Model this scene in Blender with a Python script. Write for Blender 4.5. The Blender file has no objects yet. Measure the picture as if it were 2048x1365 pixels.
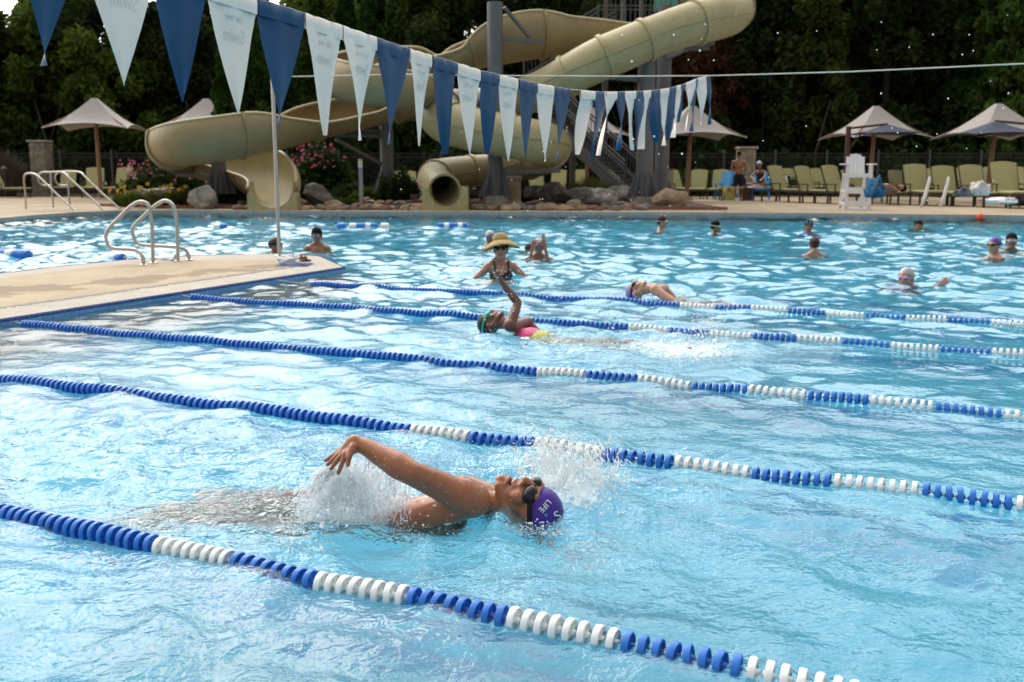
import bpy, math, random
import numpy as np
from mathutils import Vector, Matrix, Quaternion, noise as mnoise
random.seed(7); rng = np.random.default_rng(11)
S = bpy.context.scene; COL = S.collection; PI = math.pi
V = Vector
# ------------------------------------------------------------------ camera
FPX = 2000.0; CAMH = 1.25; PITCH = math.atan(340.5 / FPX)
cam = bpy.data.cameras.new('camera'); camo = bpy.data.objects.new('camera', cam); COL.objects.link(camo)
cam.lens = FPX / 2048 * 36; cam.sensor_width = 36; cam.clip_end = 2000; cam.clip_start = .05
camo.location = (0, 0, CAMH); camo.rotation_euler = (PI / 2 - PITCH, 0, 0)
cam.dof.use_dof = True; cam.dof.focus_distance = 3.9; cam.dof.aperture_fstop = 4.6
S.camera = camo
# ------------------------------------------------------------------ sky and sun
SUN_AZ = math.radians(-25)      # left of the view axis, beyond the pool
SUN_EL = math.radians(38)
sd = V((math.sin(SUN_AZ) * math.cos(SUN_EL), math.cos(SUN_AZ) * math.cos(SUN_EL), math.sin(SUN_EL)))
w = bpy.data.worlds.new('World'); S.world = w; w.use_nodes = True
nt = w.node_tree; nt.nodes.clear()
def wn(t, **k):
    n = nt.nodes.new(t)
    for a, b in k.items(): setattr(n, a, b)
    return n
out = wn('ShaderNodeOutputWorld'); sky = wn('ShaderNodeTexSky', sky_type='NISHITA', sun_disc=False)
sky.sun_elevation = SUN_EL; sky.sun_rotation = -SUN_AZ if False else SUN_AZ
sky.dust_density = 3; sky.air_density = 1.2
bg = wn('ShaderNodeBackground'); bg.inputs[1].default_value = .12
nt.links.new(sky.outputs[0], bg.inputs[0])
tc = wn('ShaderNodeTexCoord'); mp = wn('ShaderNodeMapping'); mp.inputs['Scale'].default_value = (1, 1, 2.2)
nt.links.new(tc.outputs['Generated'], mp.inputs[0])
cn = wn('ShaderNodeTexNoise'); cn.inputs['Scale'].default_value = 2.3; cn.inputs['Detail'].default_value = 6; cn.inputs['Roughness'].default_value = .55
nt.links.new(mp.outputs[0], cn.inputs['Vector'])
cr = wn('ShaderNodeMapRange'); cr.inputs[1].default_value = .36; cr.inputs[2].default_value = .52; cr.inputs[3].default_value = .86; cr.inputs[4].default_value = 1
nt.links.new(cn.outputs[0], cr.inputs[0])
dt = wn('ShaderNodeVectorMath', operation='DOT_PRODUCT'); dt.inputs[1].default_value = sd
nt.links.new(tc.outputs['Generated'], dt.inputs[0])
gl = wn('ShaderNodeMapRange'); gl.inputs[1].default_value = .25; gl.inputs[2].default_value = 1; gl.inputs[3].default_value = .92; gl.inputs[4].default_value = 5.4; gl.interpolation_type = 'SMOOTHSTEP'
nt.links.new(dt.outputs['Value'], gl.inputs[0])
cb = wn('ShaderNodeBackground'); cb.inputs[0].default_value = (1, .98, .94, 1)
nt.links.new(gl.outputs[0], cb.inputs[1])
mx = wn('ShaderNodeMixShader'); nt.links.new(cr.outputs[0], mx.inputs[0]); nt.links.new(bg.outputs[0], mx.inputs[1]); nt.links.new(cb.outputs[0], mx.inputs[2])
nt.links.new(mx.outputs[0], out.inputs[0])
sl = bpy.data.lights.new('sun', 'SUN'); sl.energy = 1.3; sl.angle = math.radians(24); sl.color = (1, .94, .86)
so = bpy.data.objects.new('sun', sl); COL.objects.link(so); so.rotation_euler = sd.to_track_quat('Z', 'Y').to_euler()
S.view_settings.view_transform = 'Standard'; S.view_settings.look = 'None'; S.view_settings.exposure = -.52; S.view_settings.gamma = 1
S.view_settings.use_curve_mapping = False
cy = S.cycles
cy.use_denoising = True; cy.max_bounces = 10; cy.transmission_bounces = 8; cy.glossy_bounces = 5; cy.diffuse_bounces = 4; cy.transparent_max_bounces = 12
cy.caustics_refractive = True; cy.caustics_reflective = False; cy.sample_clamp_indirect = 6; cy.blur_glossy = .3
# ------------------------------------------------------------------ pixel -> place helpers (2048 px wide photo)
CT, ST = math.cos(PITCH), math.sin(PITCH)
def ray(px, py):
    u = (px - 1024) / FPX; v = (682.5 - py) / FPX
    return V((u, CT + v * ST, -ST + v * CT))
def W(px, py, z=0.):
    d = ray(px, py); return V((0, 0, CAMH)) + d * ((z - CAMH) / d.z)
def WD(px, py, Y):
    d = ray(px, py); return V((0, 0, CAMH)) + d * (Y / d.y)
def PX(p):
    x, y, z = p[0], p[1], p[2] - CAMH
    d = y * CT - z * ST; v = y * ST + z * CT
    return (1024 + FPX * x / d, 682.5 - FPX * v / d)
def SC(Y): return FPX / Y       # px per metre at distance Y, roughly
# ------------------------------------------------------------------ materials
MATS = {}
class NB:
    def __init__(s, name):
        s.m = bpy.data.materials.new(name); s.m.use_nodes = True; s.t = s.m.node_tree; s.t.nodes.clear()
        s.out = s.t.nodes.new('ShaderNodeOutputMaterial')
    def n(s, t, ins=None, **k):
        n = s.t.nodes.new(t)
        for a, b in k.items(): setattr(n, a, b)
        for a, b in (ins or {}).items():
            if isinstance(b, bpy.types.NodeSocket): s.t.links.new(b, n.inputs[a])
            else: n.inputs[a].default_value = b
        return n
    def coord(s, which='Object'): return s.n('ShaderNodeTexCoord').outputs[which]
    def noise(s, scale, detail=3, rough=.5, vec=None, dist=0):
        return s.n('ShaderNodeTexNoise', {'Vector': vec or s.coord(), 'Scale': scale, 'Detail': detail, 'Roughness': rough, 'Distortion': dist}).outputs[0]
    def ramp(s, fac, stops):
        r = s.n('ShaderNodeValToRGB', {0: fac}); e = r.color_ramp.elements
        while len(e) < len(stops): e.new(.5)
        for i, (p, c) in enumerate(stops): e[i].position = p; e[i].color = (*c, 1) if len(c) == 3 else c
        return r.outputs[0]
    def bump(s, h, strength=.3, dist=.01, normal=None):
        i = {'Strength': strength, 'Distance': dist, 'Height': h}
        if normal: i['Normal'] = normal
        return s.n('ShaderNodeBump', i).outputs[0]
def col3(c): return (*c, 1)
def mat(name, c, rough=.5, metal=0., var=.12, scale=6., bump=0., bscale=40., spec=.5, coat=0., sss=0., rnd=0.):
    if name in MATS: return MATS[name]
    b = NB(name); nz = b.noise(scale, 4, .6)
    lo = tuple(max(0, x * (1 - var)) for x in c); hi = tuple(min(1, x * (1 + var)) for x in c)
    cc = b.ramp(nz, [(.3, lo), (.7, hi)])
    if rnd:
        oi = b.n('ShaderNodeObjectInfo').outputs['Random']
        f = b.n('ShaderNodeMapRange', {0: oi, 3: 1 - rnd, 4: 1 + rnd}).outputs[0]
        cc = b.n('ShaderNodeVectorMath', {0: cc, 'Scale': f}, operation='SCALE').outputs[0]
    i = {'Base Color': cc, 'Roughness': rough, 'Metallic': metal, 'Specular IOR Level': spec, 'Coat Weight': coat, 'Subsurface Weight': sss}
    if bump: i['Normal'] = b.bump(b.noise(bscale, 4, .6), bump, .01)
    p = b.n('ShaderNodeBsdfPrincipled', i)
    if sss: p.inputs['Subsurface Radius'].default_value = (.02, .008, .004)
    b.t.links.new(p.outputs[0], b.out.inputs[0]); MATS[name] = b.m; return b.m
# ------------------------------------------------------------------ mesh builder
def rot_to(axis):            # matrix turning +Z to axis
    return V(axis).normalized().to_track_quat('Z', 'Y').to_matrix()
class MB:
    def __init__(s): s.v = []; s.f = []
    def add(s, vs, fs, M=None):
        o = len(s.v)
        s.v += [tuple(M @ V(p)) for p in vs] if M is not None else [tuple(p) for p in vs]
        s.f += [tuple(i + o for i in f) for f in fs]; return s
    def box(s, c, size, R=None, taper=1.):
        x, y, z = size[0] / 2, size[1] / 2, size[2] / 2; t = taper
        vs = [(-x, -y, -z), (x, -y, -z), (x, y, -z), (-x, y, -z), (-x * t, -y * t, z), (x * t, -y * t, z), (x * t, y * t, z), (-x * t, y * t, z)]
        fs = [(0, 3, 2, 1), (4, 5, 6, 7), (0, 1, 5, 4), (1, 2, 6, 5), (2, 3, 7, 6), (3, 0, 4, 7)]
        R = R or Matrix.Identity(3); c = V(c)
        return s.add([c + R @ V(p) for p in vs], fs)
    def beam(s, a, b, wd, ht, up=(0, 0, 1)):
        a, b = V(a), V(b); d = (b - a); L = d.length; d.normalize()
        side = d.cross(V(up))
        if side.length < 1e-4: side = d.cross(V((0, 1, 0)))
        side.normalize(); u = side.cross(d)
        R = Matrix((side, d, u)).transposed()
        return s.box((a + b) / 2, (wd, L, ht), R)
    def tube(s, pts, r, segs=10, caps=True, closed=False):
        pts = [V(p) for p in pts]; n = len(pts); rs = r if isinstance(r, (list, tuple)) else [r] * n
        T = []
        for i in range(n):
            a = pts[i - 1] if (i or closed) else pts[i]; b = pts[(i + 1) % n] if (i < n - 1 or closed) else pts[i]
            T.append((b - a).normalized())
        nrm = T[0].orthogonal().normalized(); rings = []
        o = len(s.v)
        for i in range(n):
            if i:
                nrm = nrm - T[i] * nrm.dot(T[i]); nrm.normalize()
            bn = T[i].cross(nrm)
            for k in range(segs):
                a = 2 * PI * k / segs; s.v.append(tuple(pts[i] + (nrm * math.cos(a) + bn * math.sin(a)) * rs[i]))
        m = n if closed else n - 1
        for i in range(m):
            j = (i + 1) % n
            for k in range(segs):
                l = (k + 1) % segs; s.f.append((o + i * segs + k, o + i * segs + l, o + j * segs + l, o + j * segs + k))
        if caps and not closed:
            s.f.append(tuple(o + k for k in range(segs))[::-1]); s.f.append(tuple(o + (n - 1) * segs + k for k in range(segs)))
        return s
    def lathe(s, prof, segs=20, c=(0, 0, 0), axis=(0, 0, 1), capped=True):
        R = rot_to(axis); c = V(c); o = len(s.v); n = len(prof)
        for r, z in prof:
            for k in range(segs):
                a = 2 * PI * k / segs; s.v.append(tuple(c + R @ V((r * math.cos(a), r * math.sin(a), z))))
        for i in range(n - 1):
            for k in range(segs):
                l = (k + 1) % segs; s.f.append((o + i * segs + k, o + i * segs + l, o + (i + 1) * segs + l, o + (i + 1) * segs + k))
        if capped:
            s.f.append(tuple(o + k for k in range(segs))[::-1]); s.f.append(tuple(o + (n - 1) * segs + k for k in range(segs)))
        return s
    def cyl(s, a, b, r0, r1=None, segs=14):
        return s.tube([a, b], [r0, r0 if r1 is None else r1], segs)
    def ell(s, c, r, R=None, segs=14, rings=9, zmin=-1.):
        c = V(c); R = R or Matrix.Identity(3); pr = []
        if not isinstance(r, (tuple, list)): r = (r, r, r)
        amax = math.acos(max(-1, zmin)); o = len(s.v)
        s.v.append(tuple(c + R @ V((0, 0, r[2]))))
        closedb = zmin <= -1
        nr = rings - 1 if closedb else rings
        for i in range(1, nr + 1):
            a = amax * i / rings
            for k in range(segs):
                b = 2 * PI * k / segs
                s.v.append(tuple(c + R @ V((r[0] * math.sin(a) * math.cos(b), r[1] * math.sin(a) * math.sin(b), r[2] * math.cos(a)))))
        for k in range(segs): s.f.append((o, o + 1 + k, o + 1 + (k + 1) % segs))
        for i in range(nr - 1):
            for k in range(segs):
                l = (k + 1) % segs; q = o + 1 + i * segs; s.f.append((q + k, q + segs + k, q + segs + l, q + l))
        q = o + 1 + (nr - 1) * segs
        if closedb:
            s.v.append(tuple(c + R @ V((0, 0, -r[2])))); e = len(s.v) - 1
            for k in range(segs): s.f.append((q + k, e, q + (k + 1) % segs))
        else: s.f.append(tuple(q + k for k in range(segs)))
        return s
    def cap2(s, p0, r0, p1, r1, segs=14):      # tapered capsule, closed
        p0, p1 = V(p0), V(p1); d = p1 - p0; L = d.length
        if L < 1e-6: return s.ell(p0, max(r0, r1), segs=segs)
        R = rot_to(d); o = len(s.v); rings = []
        for i in range(1, 5): a = PI / 2 * i / 4; rings.append((r0 * math.sin(a), -r0 * math.cos(a)))
        for i in range(0, 4): a = PI / 2 * i / 4; rings.append((r1 * math.cos(a), L + r1 * math.sin(a)))
        s.v.append(tuple(p0 + R @ V((0, 0, -r0))))
        for r, z in rings:
            for k in range(segs):
                a = 2 * PI * k / segs; s.v.append(tuple(p0 + R @ V((r * math.cos(a), r * math.sin(a), z))))
        s.v.append(tuple(p0 + R @ V((0, 0, L + r1)))); e = len(s.v) - 1; m = len(rings)
        for k in range(segs):
            l = (k + 1) % segs; s.f.append((o, o + 1 + l, o + 1 + k)); s.f.append((e, o + 1 + (m - 1) * segs + k, o + 1 + (m - 1) * segs + l))
            for i in range(m - 1):
                q = o + 1 + i * segs; s.f.append((q + k, q + l, q + segs + l, q + segs + k))
        return s
    def prism(s, poly, z0, z1):
        n = len(poly); o = len(s.v)
        for z in (z0, z1): s.v += [(p[0], p[1], z) for p in poly]
        s.f.append(tuple(o + i for i in range(n))[::-1]); s.f.append(tuple(o + n + i for i in range(n)))
        for i in range(n): j = (i + 1) % n; s.f.append((o + i, o + j, o + n + j, o + n + i))
        return s
    def mesh(s, name, origin=(0, 0, 0)):
        me = bpy.data.meshes.new(name); ox, oy, oz = origin
        me.from_pydata([(x - ox, y - oy, z - oz) for x, y, z in s.v], [], s.f); me.update(); return me
    def build(s, name, m, parent=None, smooth=False, bevel=0., origin=None, loc=None):
        og = origin if origin is not None else ((0, 0, 0) if parent is None or not parent.get('_o') else parent['_o'])
        me = s.mesh(name, og)
        if smooth is True: me.polygons.foreach_set('use_smooth', [True] * len(me.polygons))
        if m: me.materials.append(m)
        o = bpy.data.objects.new(name, me); COL.objects.link(o)
        if parent: o.parent = parent
        if loc: o.location = loc
        elif parent is None and origin is not None: o.location = origin
        if bevel:
            md = o.modifiers.new('bevel', 'BEVEL'); md.width = bevel; md.segments = 2; md.limit_method = 'ANGLE'
        if smooth == 'auto':
            me.polygons.foreach_set('use_smooth', [True] * len(me.polygons))
            me.set_sharp_from_angle(angle=math.radians(40))
        return o
def thing(name, label, cat, loc=(0, 0, 0), rz=0, group=None, sc=1., world=False):
    """Empty at a thing's base. world=True: parts give their vertices in world coordinates."""
    o = bpy.data.objects.new(name, None); COL.objects.link(o); o.location = loc; o.rotation_euler = (0, 0, rz); o.scale = (sc,) * 3
    o['label'] = label; o['category'] = cat; o.empty_display_size = .1
    if group: o['group'] = group
    if world: o['_o'] = [float(q) for q in loc]
    return o
def tag(o, label, cat, group=None):
    o['label'] = label; o['category'] = cat
    if group: o['group'] = group
    return o
def struct(o): o['kind'] = 'structure'; return o
def stuff(o): o['kind'] = 'stuff'; return o
def dup(root, loc, rz, label, group=None, sc=None):
    r = root.copy(); COL.objects.link(r); r.location = loc; r.rotation_euler = (0, 0, rz); r['label'] = label
    if group: r['group'] = group
    if sc: r.scale = sc if isinstance(sc, (tuple, list)) else (sc,) * 3
    for ch in list(root.children):
        c = ch.copy(); COL.objects.link(c); c.parent = r
        for g in ch.children:
            d = g.copy(); COL.objects.link(d); d.parent = c
    return r
def remesh(mb, voxel, smooth=3, fac=.5):
    me = mb.mesh('tmp'); o = bpy.data.objects.new('tmp', me); COL.objects.link(o)
    md = o.modifiers.new('r', 'REMESH'); md.mode = 'VOXEL'; md.voxel_size = voxel; md.use_smooth_shade = True
    if smooth: ms = o.modifiers.new('s', 'SMOOTH'); ms.factor = fac; ms.iterations = smooth
    dg = bpy.context.evaluated_depsgraph_get(); ev = o.evaluated_get(dg)
    r = bpy.data.meshes.new_from_object(ev); bpy.data.objects.remove(o); bpy.data.meshes.remove(me)
    r.polygons.foreach_set('use_smooth', [True] * len(r.polygons)); return r
def mobj(name, me, m, parent=None):
    me.materials.clear(); me.materials.append(m); o = bpy.data.objects.new(name, me); COL.objects.link(o)
    if parent: o.parent = parent
    return o
def catmull(P, n=6):
    out = []
    for i in range(len(P) - 1):
        p0 = P[max(i - 1, 0)]; p1 = P[i]; p2 = P[i + 1]; p3 = P[min(i + 2, len(P) - 1)]
        for k in range(n):
            t = k / n
            out.append(tuple(.5 * (2 * b + (c - a) * t + (2 * a - 5 * b + 4 * c - d) * t * t + (3 * b - a - 3 * c + d) * t ** 3) for a, b, c, d in zip(p0, p1, p2, p3)))
    out.append(tuple(P[-1])); return out
# ================================================================== WATER AND POOL
LD = V((math.sin(math.radians(115)), math.cos(math.radians(115)), 0))     # direction of the lanes, right and nearer
WN = V((LD.y, -LD.x, 0)) * -1                                             # along the end wall, away from the camera
# swimmers stir the water
STIR = [(W(700, 985), 1.0, 1.0), (W(1130, 960), .8, 1.), (W(1180, 690), 1.3, .8), (W(1390, 690), .8, 1.), (W(1330, 600), 1.2, .6), (W(1000, 670), .7, .6), (W(250, 900), 1.2, .4), (W(1060, 1060), .5, .7)]
FOAM = [(W(690, 1035), .26, .42), (W(880, 1020), .25, .25), (W(1150, 985), .28, .62), (W(1180, 900), .2, .55), (W(1310, 700), .5, .45), (W(1400, 700), .45, .7), (W(1150, 690), .45, .4), (W(1200, 600), .6, .4), (W(1100, 575), .5, .3), (W(940, 1070), .25, .3), (W(300, 930), .8, .18), (W(560, 980), .4, .25)]
def water_field(X, Y, sp):
    H = np.zeros_like(X); r = np.random.default_rng(3)
    wx = X + .12 * np.sin(1.3 * Y + .7 * X) + .07 * np.sin(3.1 * X - 1.9 * Y + 1) ; wy = Y + .12 * np.sin(1.1 * X - .8 * Y + 2) + .07 * np.sin(2.7 * Y + 2.3 * X)
    mod = .75 + .3 * np.sin(.55 * X + .3 * Y + 1) * np.sin(.4 * Y - .35 * X) + .2 * np.sin(1.7 * X + .9 * Y) * np.sin(1.3 * Y - .6 * X + .5)
    st = np.zeros_like(X)
    for p, rad, k in STIR: st += k * np.exp(-((X - p.x) ** 2 + (Y - p.y) ** 2) / (2 * (rad * .5) ** 2))
    far = np.clip((Y - 4) / 10, 0, 1)
    n = 70
    for i in range(n):
        lam = math.exp(r.uniform(math.log(.07), math.log(1.9))); a = r.uniform(0, 2 * PI)
        if lam > .5: a = r.normal(math.radians(60), .9)
        k = 2 * PI / lam; ph = r.uniform(0, 2 * PI)
        slope = .012 if lam > .8 else .044 if lam > .22 else .018
        amp = slope / k
        att = np.clip(lam / (3.2 * sp) - .4, 0, 1)
        s = np.sin(k * (wx * math.cos(a) + wy * math.sin(a)) + ph)
        s = s + .25 * (s * s - .5)
        m = mod * (.62 + 1.0 * far if lam > .3 else 1.15) + st * (1.5 if lam < .3 else .3)
        H += amp * s * att * m
    for i in range(16):        # rings running out from the swimmers and drops
        p, rad, kk = STIR[i % len(STIR)]; cx = p.x + r.normal(0, rad * .6); cyy = p.y + r.normal(0, rad * .6)
        d = np.hypot(X - cx, Y - cyy); lam = r.uniform(.08, .2)
        H += .05 * lam / (2 * PI) * np.sin(2 * PI * d / lam) * np.exp(-(d - rad * .5) ** 2 / (2 * (.35 * rad) ** 2)) * np.clip(lam / (3.2 * sp) - .4, 0, 1)
    return H
ys = [.35]
while ys[-1] < 31: ys.append(ys[-1] + max(.0058, ys[-1] * .0042))
ys = np.array([-6, -3, -1.2, -.3] + ys); us = np.linspace(-.72, .72, 430); us = np.concatenate(([-3, -1.8, -1.2, -.9], us, [.9, 1.2, 1.8, 3]))
YY, UU = np.meshgrid(ys, us, indexing='ij'); XX = UU * (np.maximum(YY, 0) + 1.4)
sp = np.maximum(np.maximum(.0042 * YY, .006), (YY + 1.4) * .0034)
HH = water_field(XX, YY, sp)
nr, nc = XX.shape
DD = np.full(XX.shape, 9.)      # the water is calmer along the walkway
_w = [W(*q, .055) for q in ((-420, 625), (0, 547), (250, 520), (560, 508), (640, 513), (690, 535), (0, 640))]; _w.append(_w[-2] + (_w[-1] - _w[-2]).normalized() * 9.5)
for _a, _b in zip(_w[:5] + [_w[5]], _w[1:6] + [_w[7]]):
    _d = _b - _a; _t = np.clip(((XX - _a.x) * _d.x + (YY - _a.y) * _d.y) / (_d.x ** 2 + _d.y ** 2), 0, 1); DD = np.minimum(DD, np.hypot(XX - _a.x - _t * _d.x, YY - _a.y - _t * _d.y))
HH *= .3 + .7 * np.clip(DD / .9, 0, 1)
vv = np.stack([XX, YY, HH], -1).reshape(-1, 3)
idx = np.arange(nr * nc).reshape(nr, nc)
ff = np.stack([idx[:-1, :-1], idx[:-1, 1:], idx[1:, 1:], idx[1:, :-1]], -1).reshape(-1, 4)
me = bpy.data.meshes.new('pool_water'); me.vertices.add(len(vv)); me.vertices.foreach_set('co', vv.ravel().astype('f4'))
me.loops.add(ff.size); me.loops.foreach_set('vertex_index', ff.ravel().astype('i4')); me.polygons.add(len(ff))
me.polygons.foreach_set('loop_start', (np.arange(len(ff)) * 4).astype('i4')); me.polygons.foreach_set('loop_total', np.full(len(ff), 4, 'i4'))
me.polygons.foreach_set('use_smooth', np.ones(len(ff), bool)); me.update(calc_edges=True)
fo = np.zeros(XX.shape); st = np.zeros(XX.shape)
for p, rad, k in FOAM: fo += k * np.exp(-((XX - p.x) ** 2 + (YY - p.y) ** 2) / (2 * (rad * .5) ** 2))
for p, rad, k in STIR: st += k * np.exp(-((XX - p.x) ** 2 + (YY - p.y) ** 2) / (2 * (rad * .6) ** 2))
ruf = .12 + .88 / (1 + np.exp((XX * .4226 + YY * .9063 - 5.6) / .7))
at = me.attributes.new('ruffle', 'FLOAT', 'POINT'); at.data.foreach_set('value', ruf.ravel().astype('f4'))
at = me.attributes.new('foam', 'FLOAT', 'POINT'); at.data.foreach_set('value', np.clip(fo, 0, 1).ravel().astype('f4'))
at = me.attributes.new('stir', 'FLOAT', 'POINT'); at.data.foreach_set('value', np.clip(st, 0, 1).ravel().astype('f4'))
b = NB('pool_water'); P = b.coord()
stn = b.n('ShaderNodeAttribute', attribute_name='stir').outputs['Fac']; fon = b.n('ShaderNodeAttribute', attribute_name='foam').outputs['Fac']
n1 = b.noise(5.5, 3, .5, P, .6); n2 = b.noise(17, 3, .55, P, .4); n3 = b.noise(60, 2, .5, P)
s2 = b.n('ShaderNodeMath', {0: stn, 1: 1.3, 2: b.n('ShaderNodeMath', {0: b.n('ShaderNodeAttribute', attribute_name='ruffle').outputs['Fac'], 1: .8}, operation='MULTIPLY').outputs[0]}, operation='MULTIPLY_ADD').outputs[0]
nm = b.bump(n1, .45, .03); nm = b.n('ShaderNodeBump', {'Strength': s2, 'Distance': .012, 'Height': n2, 'Normal': nm}).outputs[0]
nm = b.n('ShaderNodeBump', {'Strength': s2, 'Distance': .003, 'Height': n3, 'Normal': nm}).outputs[0]
fr = b.n('ShaderNodeFresnel', {'IOR': 1.33, 'Normal': nm}).outputs[0]
rf = b.n('ShaderNodeBsdfRefraction', {'Color': (.84, .975, 1, 1), 'Roughness': .0, 'IOR': 1.33, 'Normal': nm}).outputs[0]
gl = b.n('ShaderNodeBsdfGlossy', {'Color': (1, 1, 1, 1), 'Roughness': .035, 'Normal': nm}).outputs[0]
df = b.n('ShaderNodeBsdfDiffuse', {'Color': (.72, .88, .93, 1), 'Normal': nm}).outputs[0]
# air bubbles and foam stirred up by the swimmers
fn = b.noise(16, 6, .75, P, 1.2); fn2 = b.noise(70, 3, .7, P)
fs = b.n('ShaderNodeMath', {0: fn, 1: fn2}, operation='ADD').outputs[0]
th = b.n('ShaderNodeMath', {0: fon, 1: -.62, 2: 1.30}, operation='MULTIPLY_ADD').outputs[0]
fd = b.n('ShaderNodeMath', {0: fs, 1: th}, operation='SUBTRACT').outputs[0]
fm = b.n('ShaderNodeMapRange', {0: fd, 1: 0, 2: .16, 3: 0, 4: .95}).outputs[0]
fg = b.n('ShaderNodeMath', {0: fon, 1: 3.}, operation='MULTIPLY', use_clamp=True).outputs[0]
fm = b.n('ShaderNodeMath', {0: fm, 1: fg}, operation='MULTIPLY').outputs[0]
haze = b.n('ShaderNodeMath', {0: stn, 1: .09, 2: .02}, operation='MULTIPLY_ADD').outputs[0]
body = b.n('ShaderNodeMixShader', {0: haze, 1: rf, 2: b.n('ShaderNodeBsdfDiffuse', {'Color': (.42, .78, .90, 1), 'Normal': nm}).outputs[0]}).outputs[0]
sf = b.n('ShaderNodeMixShader', {0: fr, 1: body, 2: gl}).outputs[0]
sf = b.n('ShaderNodeMixShader', {0: fm, 1: sf, 2: df}).outputs[0]
b.t.links.new(sf, b.out.inputs[0]); MATS['water'] = b.m
me.materials.append(b.m); wo = bpy.data.objects.new('pool_water', me); COL.objects.link(wo); struct(wo)
# ---- basin
pool_paint = mat('pool_plaster', (.10, .545, .80), .7, var=.06, scale=2.5)
m = MB(); m.v += [(-45, -10, -1.25), (45, -10, -1.25), (45, 40, -1.25), (-45, 40, -1.25)]; m.f.append((0, 1, 2, 3))
struct(m.build('pool_floor', pool_paint))
line_m = mat('pool_line_tile', (.02, .30, .60), .4, var=.2, scale=30)
R1 = W(310, 1090, .01); side = V((.4226, .9063, 0))      # across the lanes, away from the camera
LANES = [W(310, 1090, .01), W(822, 858, .01), W(1075, 742, .01), W(1257, 655, .01), W(1360, 610, .01)]
offs = [p.dot(side) for p in LANES]
mids = [offs[0] - 1.45 + .72] + [(offs[i] + offs[i + 1]) / 2 for i in range(4)] + [offs[4] + .72, offs[4] + 2.2]
for i, mo in enumerate(mids):
    m = MB(); a = side * mo
    wall = -1.15
    # distance along the lane at which the end wall stands
    wp = V((-1.98, 11.86, 0)).dot(LD)
    s0, s1 = wp + 1.1, wp + 20
    w2 = .15
    def q(s, t, z=-1.244): p = LD * s + side * (mo + t); return (p.x, p.y, z)
    m.v += [q(s0, -w2), q(s1, -w2), q(s1, w2), q(s0, w2), q(s0 - .0, -.45), q(s0 - .0, .45), q(s0 - .3, .45), q(s0 - .3, -.45)]
    m.f += [(0, 1, 2, 3), (4, 5, 6, 7)]
    struct(m.build('lane_line', line_m))
# ================================================================== DECKS
PH = .055        # height of the walkway above the water
def conc(name, c, stain=False):
    b = NB(name); P = b.coord(); n1 = b.noise(1.1, 5, .6, P); n2 = b.noise(90, 3, .7, P); n3 = b.noise(7, 4, .6, P)
    mixn = b.n('ShaderNodeMath', {0: n1, 1: n2}, operation='ADD').outputs[0]; mixn = b.n('ShaderNodeMath', {0: mixn, 1: n3}, operation='ADD').outputs[0]
    mixn = b.n('ShaderNodeMath', {0: mixn, 1: 1 / 3}, operation='MULTIPLY').outputs[0]
    cc = b.ramp(mixn, [(.38, tuple(x * .82 for x in c)), (.62, tuple(min(1, x * 1.12) for x in c))]); ro = .75
    if stain:
        a, e = W(0, 586, PH), W(545, 533, PH); d = (e - a).normalized(); nn = V((-d.y, d.x, 0))
        dist = b.n('ShaderNodeVectorMath', {0: b.n('ShaderNodeVectorMath', {0: P, 1: tuple(a)}, operation='SUBTRACT').outputs[0], 1: tuple(nn)}, operation='DOT_PRODUCT').outputs['Value']
        ad = b.n('ShaderNodeMath', {0: dist}, operation='ABSOLUTE').outputs[0]
        wob = b.noise(1.6, 5, .65, P)
        wid = b.n('ShaderNodeMapRange', {0: wob, 1: .42, 2: .60, 3: .04, 4: .6}).outputs[0]
        fac = b.n('ShaderNodeMath', {0: wid, 1: ad}, operation='SUBTRACT').outputs[0]
        fac = b.n('ShaderNodeMapRange', {0: fac, 1: 0, 2: .06, 3: 0, 4: .85}).outputs[0]
        cc = b.n('ShaderNodeMix', {0: fac, 6: cc, 7: (.17, .115, .055, 1)}, data_type='RGBA').outputs[2]
        ro = b.n('ShaderNodeMapRange', {0: fac, 3: .75, 4: .6}).outputs[0]
    if name == 'deck_concrete':      # control joints and dark water marks
        br = b.n('ShaderNodeTexBrick', {'Vector': P, 'Color1': (1, 1, 1, 1), 'Color2': (.9, .9, .9, 1), 'Mortar': (.35, .33, .3, 1), 'Scale': 1., 'Mortar Size': .018, 'Brick Width': 3., 'Row Height': 3.}, offset=0.)
        cc = b.n('ShaderNodeMix', {0: 1., 6: cc, 7: br.outputs[0]}, data_type='RGBA', blend_type='MULTIPLY').outputs[2]
        wet = b.n('ShaderNodeMapRange', {0: b.noise(.45, 6, .7, P, .6), 1: .52, 2: .62, 3: 0, 4: .4}).outputs[0]
        cc = b.n('ShaderNodeMix', {0: wet, 6: cc, 7: (c[0] * .5, c[1] * .47, c[2] * .43, 1)}, data_type='RGBA').outputs[2]
    p = b.n('ShaderNodeBsdfPrincipled', {'Base Color': cc, 'Roughness': ro, 'Specular IOR Level': .12, 'Normal': b.bump(n2, .25, .006)})
    b.t.links.new(p.outputs[0], b.out.inputs[0]); MATS[name] = b.m; return b.m
deck_m = conc('deck_concrete', (.42, .335, .24)); pen_m = conc('walkway_concrete', (.40, .32, .22), True); coping_m = conc('coping_stone', (.42, .38, .325))
T1 = W(690, 535, PH); NE0 = W(0, 640, PH); dirn = (NE0 - T1).normalized(); NE = T1 + dirn * 9.5
far = [W(640, 513, PH), W(560, 507.5, PH), W(400, 511, PH), W(250, 520, PH), W(120, 533, PH), W(0, 547, PH), W(-160, 572, PH), W(-420, 625, PH)]
poly = [T1] + far + [V((-11, 4.2, PH)), V((-9, NE.y, PH)), NE]
pd = MB().prism([(p.x, p.y) for p in poly[::-1]], -1.25, PH).build('walkway', coping_m); struct(pd)
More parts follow.
